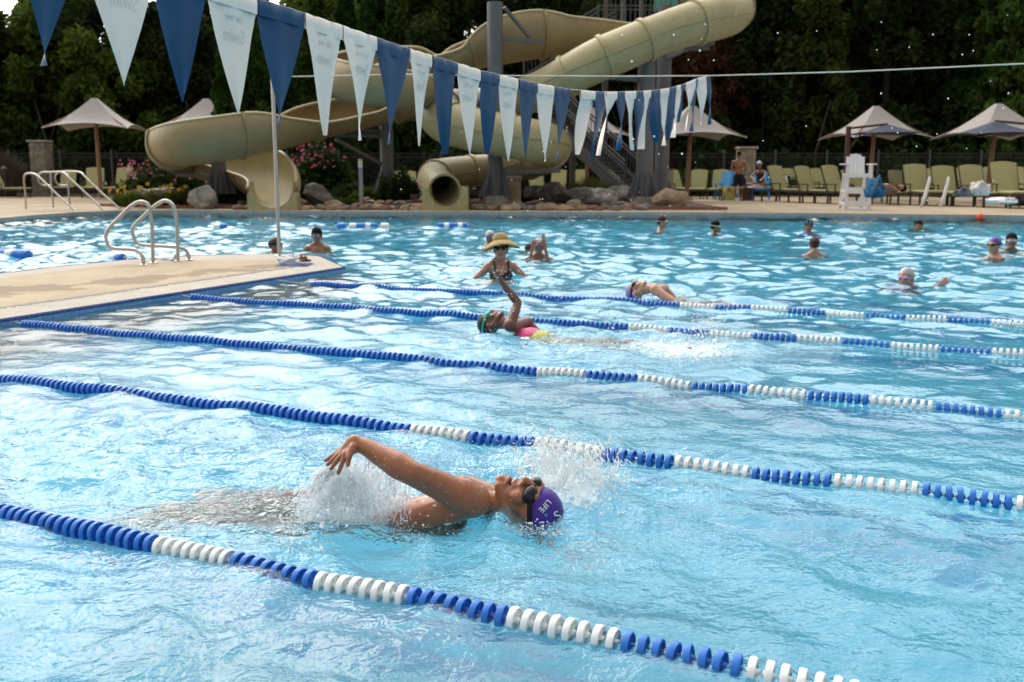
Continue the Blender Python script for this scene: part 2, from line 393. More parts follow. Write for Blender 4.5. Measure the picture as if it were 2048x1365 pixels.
NI0, NI1 = W(-40, 622, PH), W(622, 529, PH)
dI = (NI0 - NI1).normalized()
inner = [NI1, W(600, 524, PH), W(540, 519, PH), W(400, 522, PH), W(250, 530, PH), W(120, 543, PH), W(0, 558, PH), W(-160, 584, PH), W(-420, 640, PH), V((-10.6, 4.4, PH)), V((NI1 + dI * 8.8))]
m = MB(); m.v += [(p.x, p.y, PH + .004) for p in inner]; m.f.append(tuple(range(len(inner)))[::-1])
o = m.build('walkway_surface', pen_m, pd); struct(o)
# waterline tiles along the walkway's edge, about 2.5 cm each
tile_b = mat('blue_mosaic_tile', (.03, .09, .30), .15, var=.45, scale=45, rnd=.2)
tile_l = mat('pale_mosaic_tile', (.16, .38, .66), .15, var=.35, scale=45)
def tiles(a, b_, rows, mt, gap=.026, out=V((0, 0, 0)), z0=PH - .013, top=False, size=.021):
    m = MB(); d = (b_ - a); L = d.length; d.normalize(); n = V((d.y, -d.x, 0))
    R = Matrix((d, n, V((0, 0, 1)))).transposed(); k = 0
    while k * gap < L:
        for r_ in rows:
            c = a + d * (k * gap + gap / 2)
            if top: c = V((c.x, c.y, PH + .002)) + out * (r_ * gap + .012); sz = (size, size, .006)
            else: c = V((c.x, c.y, z0 - r_ * gap)) + out * .003; sz = (size, .007, size)
            m.box(c, sz, R)
        k += 1
    return m
outn = V((.9063, -.4226, 0))
for nm_, mb_, mt_ in (('waterline_tiles', tiles(T1, NE, [0], tile_b, out=outn), tile_b), ('lower_tiles', tiles(T1, NE, [1, 2, 3, 4, 5], tile_l, out=outn), tile_l),
                      ('edge_tiles', tiles(T1, NE, [0], tile_b, out=-outn, top=True), tile_b)):
    stuff(mb_.build(nm_, mt_, pd))
m = MB()
for i in range(len(far)):
    a = far[i]; c = (far[i - 1] if i else T1); t = tiles(c, a, [0, 1], tile_b, out=V((0, .001, 0)))
    m.add(t.v, t.f)
    inn = (V((poly[-3].x, 5, PH)) - a); inn.z = 0; inn = V((.2, -.98, 0))
    t = tiles(c, a, [0], tile_b, out=inn, top=True); m.add(t.v, t.f)
stuff(m.build('far_edge_tiles', tile_b, pd))
m = tiles(NI1, NI1 + dI * 8, [0, 1], tile_l, gap=.03, out=outn, top=True, size=.024); keep = MB()
for i in range(0, len(m.v) // 8):
    if random.random() < .62: keep.box(V(m.v[i * 8]) + V((.012, .012, .003)), (.022, .022, .006))
stuff(keep.build('inlay_tiles', mat('inlay_tile', (.30, .33, .42), .3, var=.4, scale=60), pd))
for a, c in ((W(622, 529, PH), W(600, 524, PH)), (W(540, 519, PH), W(0, 558, PH))): pass
m = MB(); c = W(590, 531, PH)
for i in range(3):
    for j in range(3): m.box(V((c.x - .14 + i * .14, c.y - .14 + j * .14, PH + .007)), (.12, .12, .008))
stuff(m.build('depth_marker_tiles', tile_b, pd))
# ---- far deck behind the pool
edge = [(-420, 468), (-160, 449), (0, 437.5), (70, 431), (150, 425.5), (240, 422), (330, 421.5), (600, 423), (1000, 424.5), (1300, 425.5), (1650, 427.5), (2048, 432), (2500, 440)]
E3 = [W(x, y, .12) for x, y in edge]
poly = [(E3[0].x - 8, E3[0].y - 3)] + [(p.x, p.y) for p in E3] + [(60, 24), (60, 90), (-70, 90), (-70, 15)]
struct(MB().prism(poly, -1.25, .118).build('pool_deck', deck_m))
cm = MB()
for i in range(len(E3) - 1):
    a, c = E3[i], E3[i + 1]; d = (c - a).normalized(); n = V((-d.y, d.x, 0))
    a2, c2 = a - n * .03, c - n * .03; a3, c3 = a + n * .34, c + n * .34
    L = (c - a).length; k = max(1, int(L / .6))
    for j in range(k):
        t0, t1 = j / k, (j + 1) / k - .012 / L
        q = [a2.lerp(c2, t0), a2.lerp(c2, t1), a3.lerp(c3, t1), a3.lerp(c3, t0)]
        cm.prism([(p.x, p.y) for p in q], .05, .135)
o = cm.build('pool_coping', coping_m); struct(o)
tm = MB()
for i in range(len(E3) - 1):
    a, c = E3[i], E3[i + 1]; d = (c - a).normalized(); n = V((-d.y, d.x, 0)); R = Matrix((d, n, V((0, 0, 1)))).transposed()
    L = (c - a).length; k = max(1, int(L / .15))
    for j in range(k): tm.box(a.lerp(c, (j + .5) / k) - n * .012 + V((0, 0, -.12)), (.14, .02, .14), R)
o = tm.build('far_waterline_tiles', mat('far_tile', (.22, .36, .50), .2, var=.3, scale=8)); struct(o)
# ---- lawn / mulch ground beyond
ground_m = conc('bare_ground', (.10, .075, .05))
m = MB(); m.v += [(-300, 44.5, .16), (300, 44.5, .16), (300, 900, .16), (-300, 900, .16)]; m.f.append((0, 1, 2, 3))
struct(m.build('ground', ground_m))
m = MB(); m.v += [(-900, -900, -1.4), (900, -900, -1.4), (900, 900, -1.4), (-900, 900, -1.4)]; m.f.append((0, 1, 2, 3))
struct(m.build('terrain', ground_m))
# planting bed: mulch slab with a slightly domed top
bed_m = mat('mulch', (.075, .045, .03), .9, var=.5, scale=14, bump=.8, bscale=22)
bx = [W(205, 412, .13), W(330, 416.5, .13), W(600, 416.5, .13), W(1000, 418, .13), W(1300, 419, .13), W(1455, 419.5, .13), W(1395, 409, .13), W(1340, 396, .13)]
bp = [(p.x, p.y) for p in bx] + [(5.0, 43.5), (-14, 43.5), (-14, 37)]
o = MB().prism(bp, .1, .17).build('planting_bed', bed_m); struct(o)
km = MB(); brick_m = mat('brick_edging', (.23, .10, .07), .8, var=.3, scale=9)
for i in range(5):
    a, c = bx[i], bx[i + 1]; d = (c - a).normalized(); n = V((-d.y, d.x, 0)); R = Matrix((d, n, V((0, 0, 1)))).transposed(); L = (c - a).length; k = int(L / .22)
    for j in range(k): km.box(a.lerp(c, (j + .5) / k) - n * .05 + V((0, 0, .03)), (.208, .1, .1), R)
struct(km.build('bed_edging', brick_m))
# ================================================================== LANE ROPES
blue_p = mat('blue_plastic', (.026, .17, .60), .35, var=.08, scale=50, spec=.35); white_p = mat('white_plastic', (.80, .82, .82), .35, var=.04, scale=30)
rope_m = mat('white_rope', (.55, .56, .56), .7)
def disc_mesh(name, mt):
    m = MB()   # open wheel: broad rim, recessed web, hub
    m.lathe([(.0345, -.0105), (.0375, -.009), (.0395, 0), (.0375, .009), (.0345, .0105), (.0325, .0075), (.031, .002), (.012, .0025), (.009, .0165), (.0045, .0165), (.0045, -.0165), (.009, -.0165), (.012, -.0025), (.031, -.002), (.0325, -.0075), (.0345, -.0105)], 28, capped=False)
    for k in range(6):
        a = k * PI / 3; m.box((.021 * math.cos(a), .021 * math.sin(a), 0), (.022, .0035, .012), Matrix.Rotation(a, 3, 'Z'))
    me = m.mesh(name); me.polygons.foreach_set('use_smooth', [True] * len(me.polygons)); me.set_sharp_from_angle(angle=math.radians(50)); me.materials.append(mt); return me
DB, DW = disc_mesh('blue_float_disc', blue_p), disc_mesh('white_float_disc', white_p)
AX = LD.to_track_quat('Z', 'Y')
wall_s = T1.dot(LD)
rl = ['nearest lane rope, in front of the man in the purple cap', 'lane rope just behind the man in the purple cap',
      'middle lane rope, in open water in front of the girl', 'lane rope right behind the girl with the teal goggles', 'farthest lane rope, in front of the woman in the straw hat']
for i, p in enumerate(LANES):
    base = side * offs[i]; t0 = p.dot(LD); PITCHD = .0412
    root = thing('lane_rope', 'Blue and white ' + rl[i], 'lane rope', (p.x, p.y, 0), group='lane ropes across the pool')
    s_end = min(t0 + 5.6, t0 + 7); k0 = int((wall_s + .12 - t0) / PITCHD); kk = int((5.4 if i < 3 else 4.6) / PITCHD)
    if i == 4: k0 += 9
    if i == 0: kk = int(2.6 / PITCHD)
    if i == 1: kk = int(3.6 / PITCHD)
    ptsr = []
    for k in range(k0, kk):
        # in the solid blue stretch only the 300 largest are separate; all lie within that here
        s = t0 + k * PITCHD + PITCHD / 2
        g = 1 if k < 0 else (k // 8) % 2       # 1 blue, 0 white
        sway = .008 * math.sin(s * 1.7 + i) + .004 * math.sin(s * 7.3 + 2 * i)
        z = -.004 + .005 * math.sin(s * 4.1 + i * 2) + .003 * math.sin(s * 11 + i)
        pos = base + LD * s + side * sway; z += .006 + .25 * float(water_field(np.array([pos.x]), np.array([pos.y]), np.array([.12]))[0]); pos.z = z
        ptsr.append((pos.x, pos.y, z))
        if k % 8 == 7 and k >= 0: s += 0
        o = bpy.data.objects.new('float_disc', DB if g else DW); COL.objects.link(o); o.parent = root
        o.location = (pos.x - p.x, pos.y - p.y, z)
        o.rotation_mode = 'QUATERNION'; o.rotation_quaternion = Quaternion(V((0, 0, 1)), random.gauss(0, .05)) @ AX @ Quaternion(V((1, 0, 0)), random.gauss(0, .05)) @ Quaternion(V((0, 0, 1)), random.uniform(0, 6))
    e0 = base + LD * (wall_s + .01); e0.z = .03
    m = MB().tube([tuple(e0)] + ptsr[::4] + [ptsr[-1]], .0045, 6); m.build('cable', rope_m, root, origin=(p.x, p.y, 0))
# ================================================================== PENNANTS
SD = V((math.sin(math.radians(24)), math.cos(math.radians(24)), 0)); SA = V((-.875, 3.75, 0)); SNn = V((SD.y, -SD.x, 0))
def SP(px, py):
    d = ray(px, py); t = SNn.dot(SA) / SNn.dot(d); return V((0, 0, CAMH)) + d * t
strY = [(-60, -225), (16, -190), (158, -132), (303, -78), (412, -36), (514, -2), (605, 26), (683, 52), (752, 76), (816, 98), (863, 112), (914, 127), (962, 142), (998, 150), (1036, 159), (1075, 168), (1108, 174), (1138, 179), (1160, 181), (1190, 184), (1215, 185), (1245, 184), (1285, 183), (1310, 181), (1340, 177), (1370, 168), (1395, 157), (1420, 152)]
def sy(x):
    for (a, ya), (c, yc) in zip(strY, strY[1:]):
        if a <= x <= c: return ya + (yc - ya) * (x - a) / (c - a)
    return strY[-1][1]
navy = mat('blue_vinyl', (.002, .062, .155), .42, spec=.22, var=.10, scale=5, bump=.12, bscale=500)
wvin = mat('white_vinyl', (.88, .80, .73), .5, spec=.25, var=.03, scale=5, bump=.12, bscale=500)
bnds = [(16, 156, 'B', 87, 133), (160, 300, 'W', 247, 172), (304, 411, 'B', 362, 205), (413, 513, 'W', 475, 228), (515, 606, 'B', 556, 248), (608, 682, 'W', 652, 272), (684, 751, 'W', 722, 282), (752, 815, 'B', 779, 290),
        (818, 862, 'W', 840, 293), (864, 913, 'B', 890, 310), (914, 961, 'W', 938, 312), (962, 998, 'B', 972, 310), (998, 1036, 'W', 1015, 323), (1037, 1075, 'B', 1050, 322), (1075, 1108, 'W', 1088, 324), (1109, 1138, 'B', 1114, 322),
        (1160, 1193, 'W', 1153, 310), (1188, 1211, 'B', 1185, 320), (1207, 1233, 'W', 1199, 312), (1234, 1248, 'B', 1237, 302), (1248, 1271, 'W', 1267, 301), (1269, 1286, 'B', 1270, 294), (1285, 1301, 'W', 1284, 299), (1303, 1321, 'B', 1309, 286),
        (1320, 1339, 'W', 1325, 292), (1338, 1354, 'B', 1333, 281), (1351, 1361, 'W', 1344, 276), (1361, 1369, 'B', 1353, 246), (1371, 1391, 'W', 1374, 262), (1388, 1396, 'B', 1380, 264), (1395, 1411, 'W', 1401, 250), (1412, 1420, 'B', 1419, 250)]
o0 = SP(514, 0); pl = thing('pennant_line', 'Backstroke line of alternating blue and white pennants sagging over the lanes, white string', 'pennant line', tuple(o0), world=True)
MB().tube([SP(x, y) for x, y in strY], .0028, 6).build('string', rope_m, pl, smooth=True)
def text_mesh(t, size):
    c = bpy.data.curves.new('t', 'FONT'); c.body = t; c.size = size; c.align_x = 'CENTER'; c.extrude = 0
    o = bpy.data.objects.new('t', c); COL.objects.link(o); dg = bpy.context.evaluated_depsgraph_get()
    me = bpy.data.meshes.new_from_object(o.evaluated_get(dg)); bpy.data.objects.remove(o); return me
print_m = mat('faded_print', (.64, .66, .66), .5)
tsw, tlt = text_mesh('Swim', .075), text_mesh('LIFE TIME', .028)
for i, (xl, xr, c, tx, ty) in enumerate(bnds):
    A, B = SP(xl, sy(xl)), SP(xr, sy(xr)); T = SP(tx, ty); wv = B - A
    n = V((SD.y, -SD.x, 0)); nu, nv = 9, 22; m = MB(); hh = .055; r_ = random.Random(i * 5 + 1)
    tw = r_.uniform(-.4, .4) if i < 16 else r_.uniform(-1.2, 1.2); ph = r_.uniform(0, 6); mid = (A + B) / 2
    L = (mid.z - T.z)
    def pt(u, v, off=0.):          # u across 0..1, v down 0..1
        top = A.lerp(B, u)
        if v < hh / L: p = top + V((0, 0, -v * L)); tt = 0
        else:
            tt = (v - hh / L) / (1 - hh / L); a = top + V((0, 0, -hh)); p = a.lerp(T, tt)
        wave = (.010 if i < 16 else .022) * math.sin(3.2 * v + ph + u * 2) * min(1, v * 3) + (.004 * math.sin(9 * u + ph) * (1 if v * L < hh * 1.6 else .3))
        curl = tw * .10 * (u - .5) * tt * (1 - tt * .5)
        return p + n * (wave + curl + off)
    vs, fs = [], []
    for a in range(nv + 1):
        for q_ in range(nu): vs.append(pt(q_ / (nu - 1), (a / nv) ** 1.15 * .997))
    for a in range(nv):
        for q_ in range(nu - 1): k = a * nu + q_; fs.append((k, k + 1, k + nu + 1, k + nu))
    m.add(vs, fs)
    pe = m.build('pennant', navy if c == 'B' else wvin, pl, smooth=True); pe['label'] = 'blue vinyl pennant' if c == 'B' else 'white vinyl pennant'
    hm = MB(); vs, fs = [], []
    for sgn in (-1, 1):
        for a in range(4):
            for q_ in range(nu):
                u = q_ / (nu - 1); z = [.003, .0, -.03, -hh][a] ; pp = A.lerp(B, u) + V((0, 0, z)) + n * (sgn * [.001, .005, .006, .003][a] + .003 * math.sin(14 * u + ph)); vs.append(pp)
    for s_ in (0, 1):
        for a in range(3):
            for q_ in range(nu - 1): k = s_ * 4 * nu + a * nu + q_; fs.append((k, k + 1, k + nu + 1, k + nu))
    for q_ in range(nu - 1): fs.append((q_, q_ + 1, 4 * nu + q_ + 1, 4 * nu + q_))
    hm.add(vs, fs); hb = hm.build('header_band', navy if c == 'B' else wvin, pe, smooth=True, origin=tuple(o0))
    if c == 'W' and i < 13:      # print showing through from the far side, mirrored
        ex = wv.normalized(); sc_ = wv.length / .28
        for tm_, zz in ((tlt, -.10), (tsw, -.17)):
            pm = MB(); for_v = []
            for vt in tm_.vertices:
                u = .5 - vt.co.x * sc_ / wv.length * 1.0; zz_ = -(zz + vt.co.y * .9); v = zz_ / L
                for_v.append(pt(min(.98, max(.02, u * 1.0 + .04)), v, .0012))
            pm.add(for_v, [tuple(p.vertices) for p in tm_.polygons])
            pm.build('print', print_m, pe, origin=tuple(o0))
# flag pole and cable
steel = mat('stainless_steel', (.46, .44, .41), .3, metal=1., var=.06, scale=20)
pb = W(559, 513, PH); ptop = WD(556, 150, pb.y)
fp = thing('flag_pole', 'Slim stainless pole standing at the tip of the walkway behind the blue pennant', 'pole', tuple(pb), world=True)
MB().tube([pb, V((pb.x, pb.y, ptop.z))], .026, 14).build('shaft', steel, fp, smooth='auto')
MB().lathe([(.07, 0), (.07, .012), (.035, .02), (.03, .035)], 20, c=pb).build('base_flange', steel, fp, smooth='auto')
E1 = SP(1420, 152); P0 = V((pb.x, pb.y, ptop.z - .03)); d = E1 - V((pb.x, pb.y, E1.z))
cb_ = [P0]
for t, py, px in ((.5, 152, None), (1, None, None)):
    pass
def CP(px, py):
    dd = ray(px, py); nn = V((-d.y, d.x, 0)); t = nn.dot(P0) / nn.dot(dd); t = nn.dot(V((P0.x, P0.y, 0))) / nn.dot(dd); return V((0, 0, CAMH)) + dd * t
cpts = [P0, CP(800, 149), CP(1024, 152), CP(1250, 153), E1, CP(1700, 144), CP(2048, 128), CP(2300, 112)]
tag(MB().tube(cpts, .006, 6).build('overhead_cable', mat('pale_cable', (.55, .55, .45), .6), origin=tuple(P0)), 'Thin pale cable stretched from the steel pole across the pool, pennants tied at its middle', 'cable')
# ================================================================== WATER SLIDES
def fiber(name, c):
    b = NB(name); P = b.coord(); n1 = b.noise(.9, 5, .6, P); n2 = b.noise(14, 4, .7, P)
    f = b.n('ShaderNodeMath', {0: n1, 1: n2}, operation='ADD').outputs[0]; f = b.n('ShaderNodeMath', {0: f, 1: .5}, operation='MULTIPLY').outputs[0]
    cc = b.ramp(f, [(.36, tuple(x * .74 for x in c)), (.5, c), (.66, tuple(min(1, x * 1.1) for x in c))])
    mps = b.n('ShaderNodeMapping', {0: P, 'Scale': (1.6, 1.6, .35)}).outputs[0]
    st = b.noise(4, 5, .7, mps); sf = b.n('ShaderNodeMapRange', {0: st, 1: .55, 2: .75, 3: 0, 4: .35}).outputs[0]
    cc = b.n('ShaderNodeMix', {0: sf, 6: cc, 7: (c[0] * .5, c[1] * .52, c[2] * .55, 1)}, data_type='RGBA').outputs[2]
    p = b.n('ShaderNodeBsdfPrincipled', {'Base Color': cc, 'Roughness': .5, 'Normal': b.bump(n2, .06, .01)}); b.t.links.new(p.outputs[0], b.out.inputs[0]); return b.m
tan_m = fiber('tan_fiberglass', (.29, .215, .105)); yel_m = fiber('pale_fiberglass', (.39, .325, .165)); seam_m = mat('seam_joint', (.30, .26, .15), .6)
def frames(path):
    P = [V(p[:3]) for p in path]; F = []
    for i in range(len(P)):
        t = (P[min(i + 1, len(P) - 1)] - P[max(i - 1, 0)]).normalized()
        s_ = V((t.y, -t.x, 0))
        s_ = s_.normalized() if s_.length > 1e-3 else V((1, 0, 0))
        u = s_.cross(t); u = u if u.z > 0 else u
        F.append((P[i], t, s_, u))
    return F
def pxpath(L, n=7):
    C = []
    for px, py, wpx, Y, *e in L:
        p = WD(px, py, Y); C.append((p.x, p.y, p.z, wpx / 2 / SC(Y), *(e if e else (100, 100))))
    return catmull(C, n)
def sweep(path, prof_of, name, mt, parent, closed=True):
    m = MB(); F = frames(path); n = None
    for i, (p, t, s_, u) in enumerate(F):
        pr = prof_of(path[i]); n = len(pr)
        for a, c in pr: m.v.append(tuple(p + s_ * a + u * c))
    for i in range(len(F) - 1):
        for k in range(n if closed else n - 1): l = (k + 1) % n; m.f.append((i * n + k, i * n + l, (i + 1) * n + l, (i + 1) * n + k))
    return m.build(name, mt, parent, smooth='auto')
def circ(segs, k=1., r_in=.94):
    def f(c):
        r = c[3] * k; return [(r * math.sin(2 * PI * j / segs), -r * math.cos(2 * PI * j / segs)) for j in range(segs)]
    return f
def trough_prof(c, k=1.):
    r = c[3]; aL, aR = math.radians(c[4]), math.radians(c[5]); N = 18; th = .035; o = []
    for j in range(N + 1): a = -aL + (aL + aR) * j / N; o.append(((r + th) * math.sin(a), -(r + th) * math.cos(a)))
    for j in range(N, -1, -1): a = -aL + (aL + aR) * j / N; o.append((r * math.sin(a), -r * math.cos(a)))
    return o
def lips(path, parent, mt, k=.05):
    for side_ in (0, 1):
        m = MB(); pts = []
        for (p, t, s_, u), c in zip(frames(path), path):
            a = -math.radians(c[4]) if side_ == 0 else math.radians(c[5]); r = c[3] + .02
            pts.append(p + s_ * (r * math.sin(a)) + u * (-r * math.cos(a)))
        m.tube(pts, k, 6); m.build('rim', mt, parent, smooth=True)
def flange(path, i, parent, mt, k=1.07, w_=.05, trough=False):
    F = frames(path); p, t, s_, u = F[i]; c = path[i]
    if trough:
        m = MB(); r0, r1 = c[3] + .03, c[3] + .10; aL, aR = math.radians(c[4]), math.radians(c[5]); N = 18
        for q in (-w_, w_):
            for r in (r0, r1):
                for j in range(N + 1): a = -aL + (aL + aR) * j / N; m.v.append(tuple(p + t * q + s_ * (r * math.sin(a)) + u * (-r * math.cos(a))))
        n = N + 1
        for A_, B_ in ((0, 1), (1, 3), (3, 2), (2, 0)):
            for j in range(N): m.f.append((A_ * n + j, A_ * n + j + 1, B_ * n + j + 1, B_ * n + j))
        m.build('flange', mt, parent)
    else:
        R = Matrix((s_, u, t)).transposed(); r = c[3]; m = MB(); o = 0; segs = 28
        pr = [(r * .99, -w_), (r * k, -w_), (r * k, w_), (r * .99, w_)]
        for rr, z in pr:
            for q in range(segs): a = 2 * PI * q / segs; m.v.append(tuple(p + R @ V((rr * math.cos(a), rr * math.sin(a), z))))
        for a_ in range(4):
            for q in range(segs): l = (q + 1) % segs; b_ = (a_ + 1) % 4; m.f.append((a_ * segs + q, a_ * segs + l, b_ * segs + l, b_ * segs + q))
        m.build('flange', mt, parent)
# ---- open flume
oA = W(545, 424, .1)
sA = thing('open_water_slide', 'Tan open flume slide on the left, ending in a wide pale mouth', 'water slide', tuple(oA), world=True)
LA = [(1236, 62, 80, 33.5, 100, 100), (1180, 58, 82, 32.6, 105, 100), (1120, 60, 92, 32.6, 118, 105), (1060, 64, 100, 32.4, 130, 110), (990, 76, 100, 32.1, 125, 110), (930, 97, 84, 31.9, 105, 105), (890, 111, 68, 31.6, 92, 92), (840, 116, 62, 31.4, 80, 132), (780, 122, 70, 31.3, 80, 138),
      (722, 134, 84, 30.6, 90, 135), (692, 150, 84, 29.8, 90, 140), (718, 163, 80, 29.0, 95, 140), (775, 168, 80, 28.9, 95, 130), (835, 172, 72, 30., 90, 110), (862, 184, 62, 31.6, 90, 110), (830, 200, 62, 33.2, 80, 135), (770, 212, 66, 33.6, 76, 145), (700, 226, 68, 33., 76, 145), (630, 240, 72, 32., 80, 138),
      (570, 254, 78, 31., 108, 112), (500, 260, 96, 30.2, 128, 100), (430, 270, 102, 29.7, 125, 110), (372, 279, 100, 30., 120, 115), (342, 288, 92, 31.2, 115, 115), (350, 303, 80, 33, 118, 105), (390, 316, 76, 34, 140, 88), (448, 326, 84, 33.6, 150, 82), (500, 336, 92, 32.6, 152, 80), (538, 350, 98, 31.2, 150, 84), (549, 366, 98, 30., 132, 90), (544, 382, 94, 29.3, 98, 95)]
pa = pxpath(LA, 6); NA = len(pa)
def seg_path(p, i0, i1): return p[i0:i1 + 1]
cuts = [0, 16, 30, 46, 62, 78, 94, 108, 122, 136, 150, 164, NA - 1]
for a, c in zip(cuts, cuts[1:]):
    sweep(pa[a:c + 1], trough_prof, 'flume_section', tan_m if a < 150 else yel_m, sA)
lips(pa, sA, yel_m)
for i in cuts[1:-1]: flange(pa, i, sA, tan_m, trough=True)
# mouths where the slides meet the water: a block with a rounded cut-out
def mouth(cx, wpx, top, Y, cut_r_px, cut_cy, parent, mt, depth=.55, z0=-.3):
    s = SC(Y); N = 20; c = WD(cx, cut_cy, Y); hw = wpx / 2 / s; r = cut_r_px / s; zt = WD(cx, top, Y).z
    prof = [(-hw, z0), (hw, z0), (hw * 1.0, zt - .08), (hw * .95, zt), (hw * .84, zt - .02), (r * 1.02, c.z + .12)]
    for j in range(N + 1): a = PI / 2 - PI * j / N; prof.append((r * math.sin(a), c.z - r * math.cos(a)))
    prof += [(-r * 1.02, c.z + .12), (-hw * .84, zt - .02), (-hw * .95, zt), (-hw, zt - .08)]
    m = MB(); n = len(prof)
    for y in (Y - .05, Y + depth): m.v += [(c.x + a, y, b_) for a, b_ in prof]
    m.f.append(tuple(range(n))); m.f.append(tuple(range(n, 2 * n))[::-1])
    for i in range(n): j = (i + 1) % n; m.f.append((i, i + n, j + n, j))
    m.build('slide_mouth', mt, parent)
mouth(543.5, 98, 385, 28.9, 42, 373, sA, yel_m, .45)
oB = W(890, 424, .1)
sB = thing('tube_water_slide', 'Pale enclosed tube slide spiralling down behind the pennants to a dark round exit', 'water slide', tuple(oB), world=True)
LB = [(1372, 8, 74, 35), (1420, -6, 76, 34.6), (1458, 4, 78, 33.6), (1462, 24, 82, 32.4), (1430, 36, 84, 31.4), (1370, 52, 80, 30.8), (1310, 73, 78, 30.6), (1250, 98, 82, 30.4), (1190, 124, 82, 30.3), (1135, 152, 76, 30.4), (1080, 180, 72, 30.8), (1010, 204, 70, 31.6), (945, 214, 68, 32.4), (898, 216, 72, 32.2), (878, 226, 78, 31.2), (890, 243, 82, 30.2), (940, 258, 84, 29.8),
      (1000, 270, 84, 29.6), (1060, 281, 84, 29.6), (1092, 290, 84, 30.2), (1098, 303, 78, 31.6), (1075, 320, 66, 33), (1020, 334, 60, 33.6), (960, 341, 60, 33.4), (910, 346, 62, 32.8), (876, 352, 64, 32), (868, 362, 66, 31.2), (878, 372, 66, 30.4), (888, 381, 64, 29.7)]
pb_ = pxpath(LB, 6); NBp = len(pb_)
cutsB = [0, 16, 28, 38, 46, 54, 66, 80, 92, 104, 116, 128, 140, 152, NBp - 1]
for a, c in zip(cutsB, cutsB[1:]):
    sweep(pb_[a:c + 1], circ(30), 'tube_section', yel_m, sB)
sweep([(*q[:3], q[3] * .93) for q in pb_[-22:]], circ(30), 'tube_lining', mat('tube_inside', (.40, .36, .24), .4), sB)
for i in cutsB[1:-1]: flange(pb_, i, sB, yel_m, k=1.09, w_=.06)
F = frames(pb_)
for sg in (-1, 1):
    pts = [p + s_ * (sg * c[3] * 1.005) for (p, t, s_, u), c in zip(F, pb_)]; MB().tube(pts, .022, 6).build('seam', seam_m, sB, smooth=True)
m = MB(); p, t, s_, u = F[-1]; c = pb_[-1]; R = Matrix((s_, u, t)).transposed()
m.lathe([(c[3] * .92, -.02), (c[3] * 1.06, -.02), (c[3] * 1.06, .05), (c[3] * .92, .05), (c[3] * .92, -.02)], 32, c=p, axis=t, capped=False); m.build('exit_rim', yel_m, sB)
mouth(890, 90, 373, 28.9, 31, 382, sB, yel_m, .9)
# ---- support columns
grey_p = mat('grey_painted_steel', (.115, .112, .118), .5, var=.15, scale=1.5); ccr = mat('grey_concrete', (.30, .28, .25), .85, var=.25, scale=6, bump=.3)
def column(px, ytop, ybase, wpx, Y, plinth, label, arms=(), fins=True):
    s = SC(Y); b_ = WD(px, ybase, Y); tz = WD(px, ytop, Y).z; r = wpx / 2 / s
    t = thing('slide_column', label, 'support column', (b_.x, b_.y, .16), world=True, group='steel columns holding the slides')
    MB().cyl((b_.x, b_.y, b_.z), (b_.x, b_.y, tz), r, r, 22).build('shaft', grey_p, t, smooth='auto')
    if fins:
        for k in range(8):
            a = k * PI / 4; d = V((math.cos(a), math.sin(a), 0)); n = V((-d.y, d.x, 0)) * .012; m = MB()
            q = [b_ + d * r * .9, b_ + d * (r + .30), b_ + d * (r + .28) + V((0, 0, .06)), b_ + d * r * .9 + V((0, 0, .85))]
            m.v = [tuple(p + n) for p in q] + [tuple(p - n) for p in q]; m.f = [(0, 1, 2, 3), (7, 6, 5, 4), (0, 4, 5, 1), (1, 5, 6, 2), (2, 6, 7, 3), (3, 7, 4, 0)]; m.build('base_fin', grey_p, t)
    if plinth:
        MB().lathe([(plinth / 2 / s, -.0), (plinth / 2 / s, b_.z - .16), (plinth / 2 / s - .04, b_.z - .12)], 8, c=(b_.x, b_.y, .16)).build('plinth', ccr, t)
    for (xa, ya, xb, yb, Yb, ww) in arms:
        a = WD(xa, ya, Y); c = WD(xb, yb, Yb); MB().beam(a, c, .12, ww / s).build('bracket_arm', grey_p, t)
    return t
column(991, 5, 394, 30, 30.6, 50, 'Tall grey steel column rising through the middle of the slides', [(1000, 75, 1085, 85, 31, 8), (1008, 15, 1060, 76, 31, 5), (975, 200, 940, 212, 32, 7), (1000, 345, 1120, 342, 30, 8)])
column(775, 188, 386, 26, 34, 34, 'Grey steel column standing behind the third group of pennants, between the slides', [(765, 272, 630, 272, 33, 7), (765, 262, 690, 262, 33.4, 6), (765, 330, 672, 280, 32.5, 6), (785, 212, 850, 210, 33, 7), (785, 240, 850, 238, 33, 6), (760, 225, 700, 262, 33, 5)])
column(440, 300, 388, 28, 32.2, 0, 'Short grey steel column under the left loop of the open slide', [(428, 326, 340, 324, 31.6, 7), (428, 353, 358, 350, 32.6, 7)])
column(1288, 95, 396, 34, 31.2, 54, 'Thick front grey column right of the slide stairs', [(1276, 160, 1195, 152, 30.8, 9), (1230, 150, 1256, 118, 30.6, 5)])
column(1322, 12, 392, 28, 33.4, 0, 'Rear grey column beside the thick one, reaching up to the slide platform', [(1330, 118, 1372, 98, 32, 8)], fins=False)
m = MB(); a, c = WD(1362, 92, 33), WD(1418, 90, 33)
sadd = thing('cross_pipe', 'Short fat grey pipe bracket under the highest bend of the tube slide', 'pipe', tuple(a), world=True)
MB().cyl(a, c, .17, .17, 16).build('pipe', grey_p, sadd, smooth='auto'); MB().cyl(c, c + V((.0, 0, .55)), .17, .17, 16).build('elbow', grey_p, sadd, smooth='auto'); MB().cyl(WD(1372, 95, 33), WD(1325, 92, 33.4), .1, .1, 12).build('stub', grey_p, sadd, smooth='auto')
